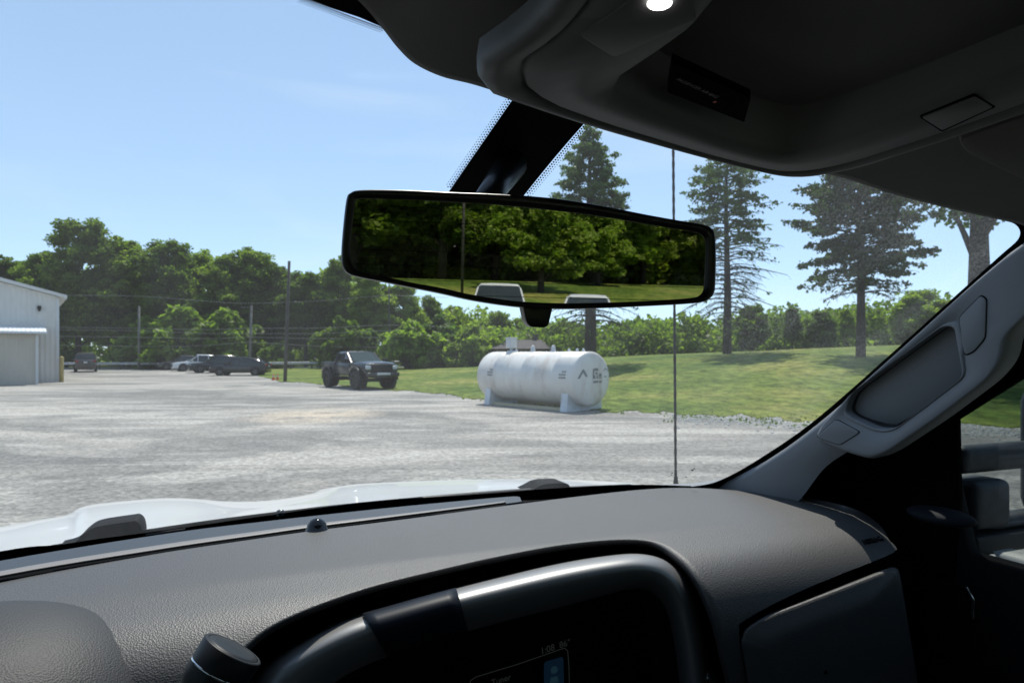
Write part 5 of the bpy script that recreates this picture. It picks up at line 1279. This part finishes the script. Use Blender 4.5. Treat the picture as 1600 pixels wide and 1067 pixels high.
# --- rear-view mirror
mo = [(541, 312), (548, 301), (560, 297), (590, 296), (640, 297), (700, 300), (780, 303), (860, 309), (910, 316), (960, 325), (1010, 335), (1060, 344), (1095, 350), (1110, 356), (1116, 368), (1118, 400), (1117, 440), (1115, 458), (1106, 468), (1085, 474), (1000, 479), (900, 483), (845, 482), (800, 479), (740, 470), (690, 459), (640, 449), (600, 441), (560, 433), (543, 427), (535, 416), (533, 400), (535, 365)]
mi = [(555, 316), (560, 311), (575, 310), (600, 311), (640, 312), (700, 315), (780, 320), (860, 328), (910, 334), (960, 341), (1010, 350), (1055, 357), (1085, 362), (1098, 367), (1103, 376), (1104, 400), (1103, 435), (1101, 452), (1095, 461), (1078, 466), (1000, 471), (900, 474), (845, 473), (800, 470), (740, 461), (690, 450), (640, 441), (600, 432), (570, 426), (556, 421), (549, 411), (547, 398), (549, 365)]
def pm(x, y, o=0): return PP(x, y, MPL)+MN*o
A, B = crom(mo, 4, True), crom(mi, 4, True); cm = np.array((828, 389)); rows_ = []
def near(p, L): return p
def mixr(t, o, s=1.0):
    r = [pm(*((cm+((1-t)*np.array(p)+t*np.array(q)-cm)*s)), o) for p, q in zip(A, B)]; r.append(r[0]); return r
rows_ = [mixr(0, -.045, .25), mixr(0, -.044, .6), mixr(0, -.036, .84), mixr(0, -.020, .96), mixr(0, -.006, 1.0), mixr(0, -.001, 1.0), mixr(.10, .0022), mixr(.3, .003), mixr(.6, .003), mixr(.85, .0022), mixr(1.0, .0004), mixr(1.0, -.0022, .995)]
MIR = grid('mirror', rows_, mirror_black, TR, True)
pts = [pm(x, y, -.0008) for x, y in B]; mesh('mirror_glass', pts, [list(range(len(pts)))], mirror_glass, MIR)
prism('mirror_tab', [pm(x, y, -.001) for x, y in rpoly([(816, 470, 3), (866, 474, 3), (858, 508, 7), (852, 512, 5), (830, 511, 6), (823, 503, 6)], 6)], -MN*.012, mirror_black, MIR, .002)
# mount arm from the back of the housing up to the glass
q = pm(760, 340, -.04); g2 = PW(800, 255, .006); mb = MB(); mb.tube([q, q.lerp(g2, .5)+Vector((0, 0, .004)), g2], [.013, .011, .014], 14); mb.build('mirror_mount', mirror_black, MIR, True, world=True)

# --- tow mirror outside the right window
TM = empty('tow_mirror', T(1.1, .72, -.2)); TM.parent = TR; TM.matrix_parent_inverse = Matrix(); TM.location = TR.matrix_basis.inverted() @ T(1.1, .72, -.2) if False else (T(1.1, .72, -.2)-T(.2, 0, -H)); 
_rel = T(1.1, .72, -.2)-T(.2, 0, -H); TM.location = Matrix.Rotation(-TH, 3, 'Z') @ _rel
def tm_box(name, r0, r1, f0, f1, z0, z1, m=towm_mat, bev=.012):
    mb = MB(); tbox(mb, r0, r1, f0, f1, z0, z1); o = mb.build(name, m, TM, world=True); bevel(o, bev, 3); return o
def tzr(px, py, f=.72):
    r, ff, z = Tinv(PF(px, py, f)); return r, z
r0, zt_ = tzr(1500, 696); _, zb_ = tzr(1500, 740)
tm_box('upper_arm', 1.03, 1.42, .705, .735, zb_, zt_)
r1, zt_ = tzr(1512, 803); _, zb_ = tzr(1512, 822); 
tm_box('lower_arm', tzr(1545, 800)[0]-.02, 1.42, .70, .74, tzr(1560, 823)[1], tzr(1560, 803)[1])
tm_box('lower_bracket', 1.035, 1.40, .69, .75, tzr(1560, 853)[1], tzr(1560, 824)[1], mat('bracket_grey', (.05, .05, .05), .7), .006)
tm_box('arm_block', 1.035, tzr(1552, 780)[0], .69, .75, tzr(1530, 820)[1], tzr(1530, 746)[1])
tm_box('mirror_head', tzr(1582, 640, .77)[0], 1.50, .69, .77, tzr(1590, 802, .77)[1], tzr(1590, 600, .77)[1], towm_mat, .03)
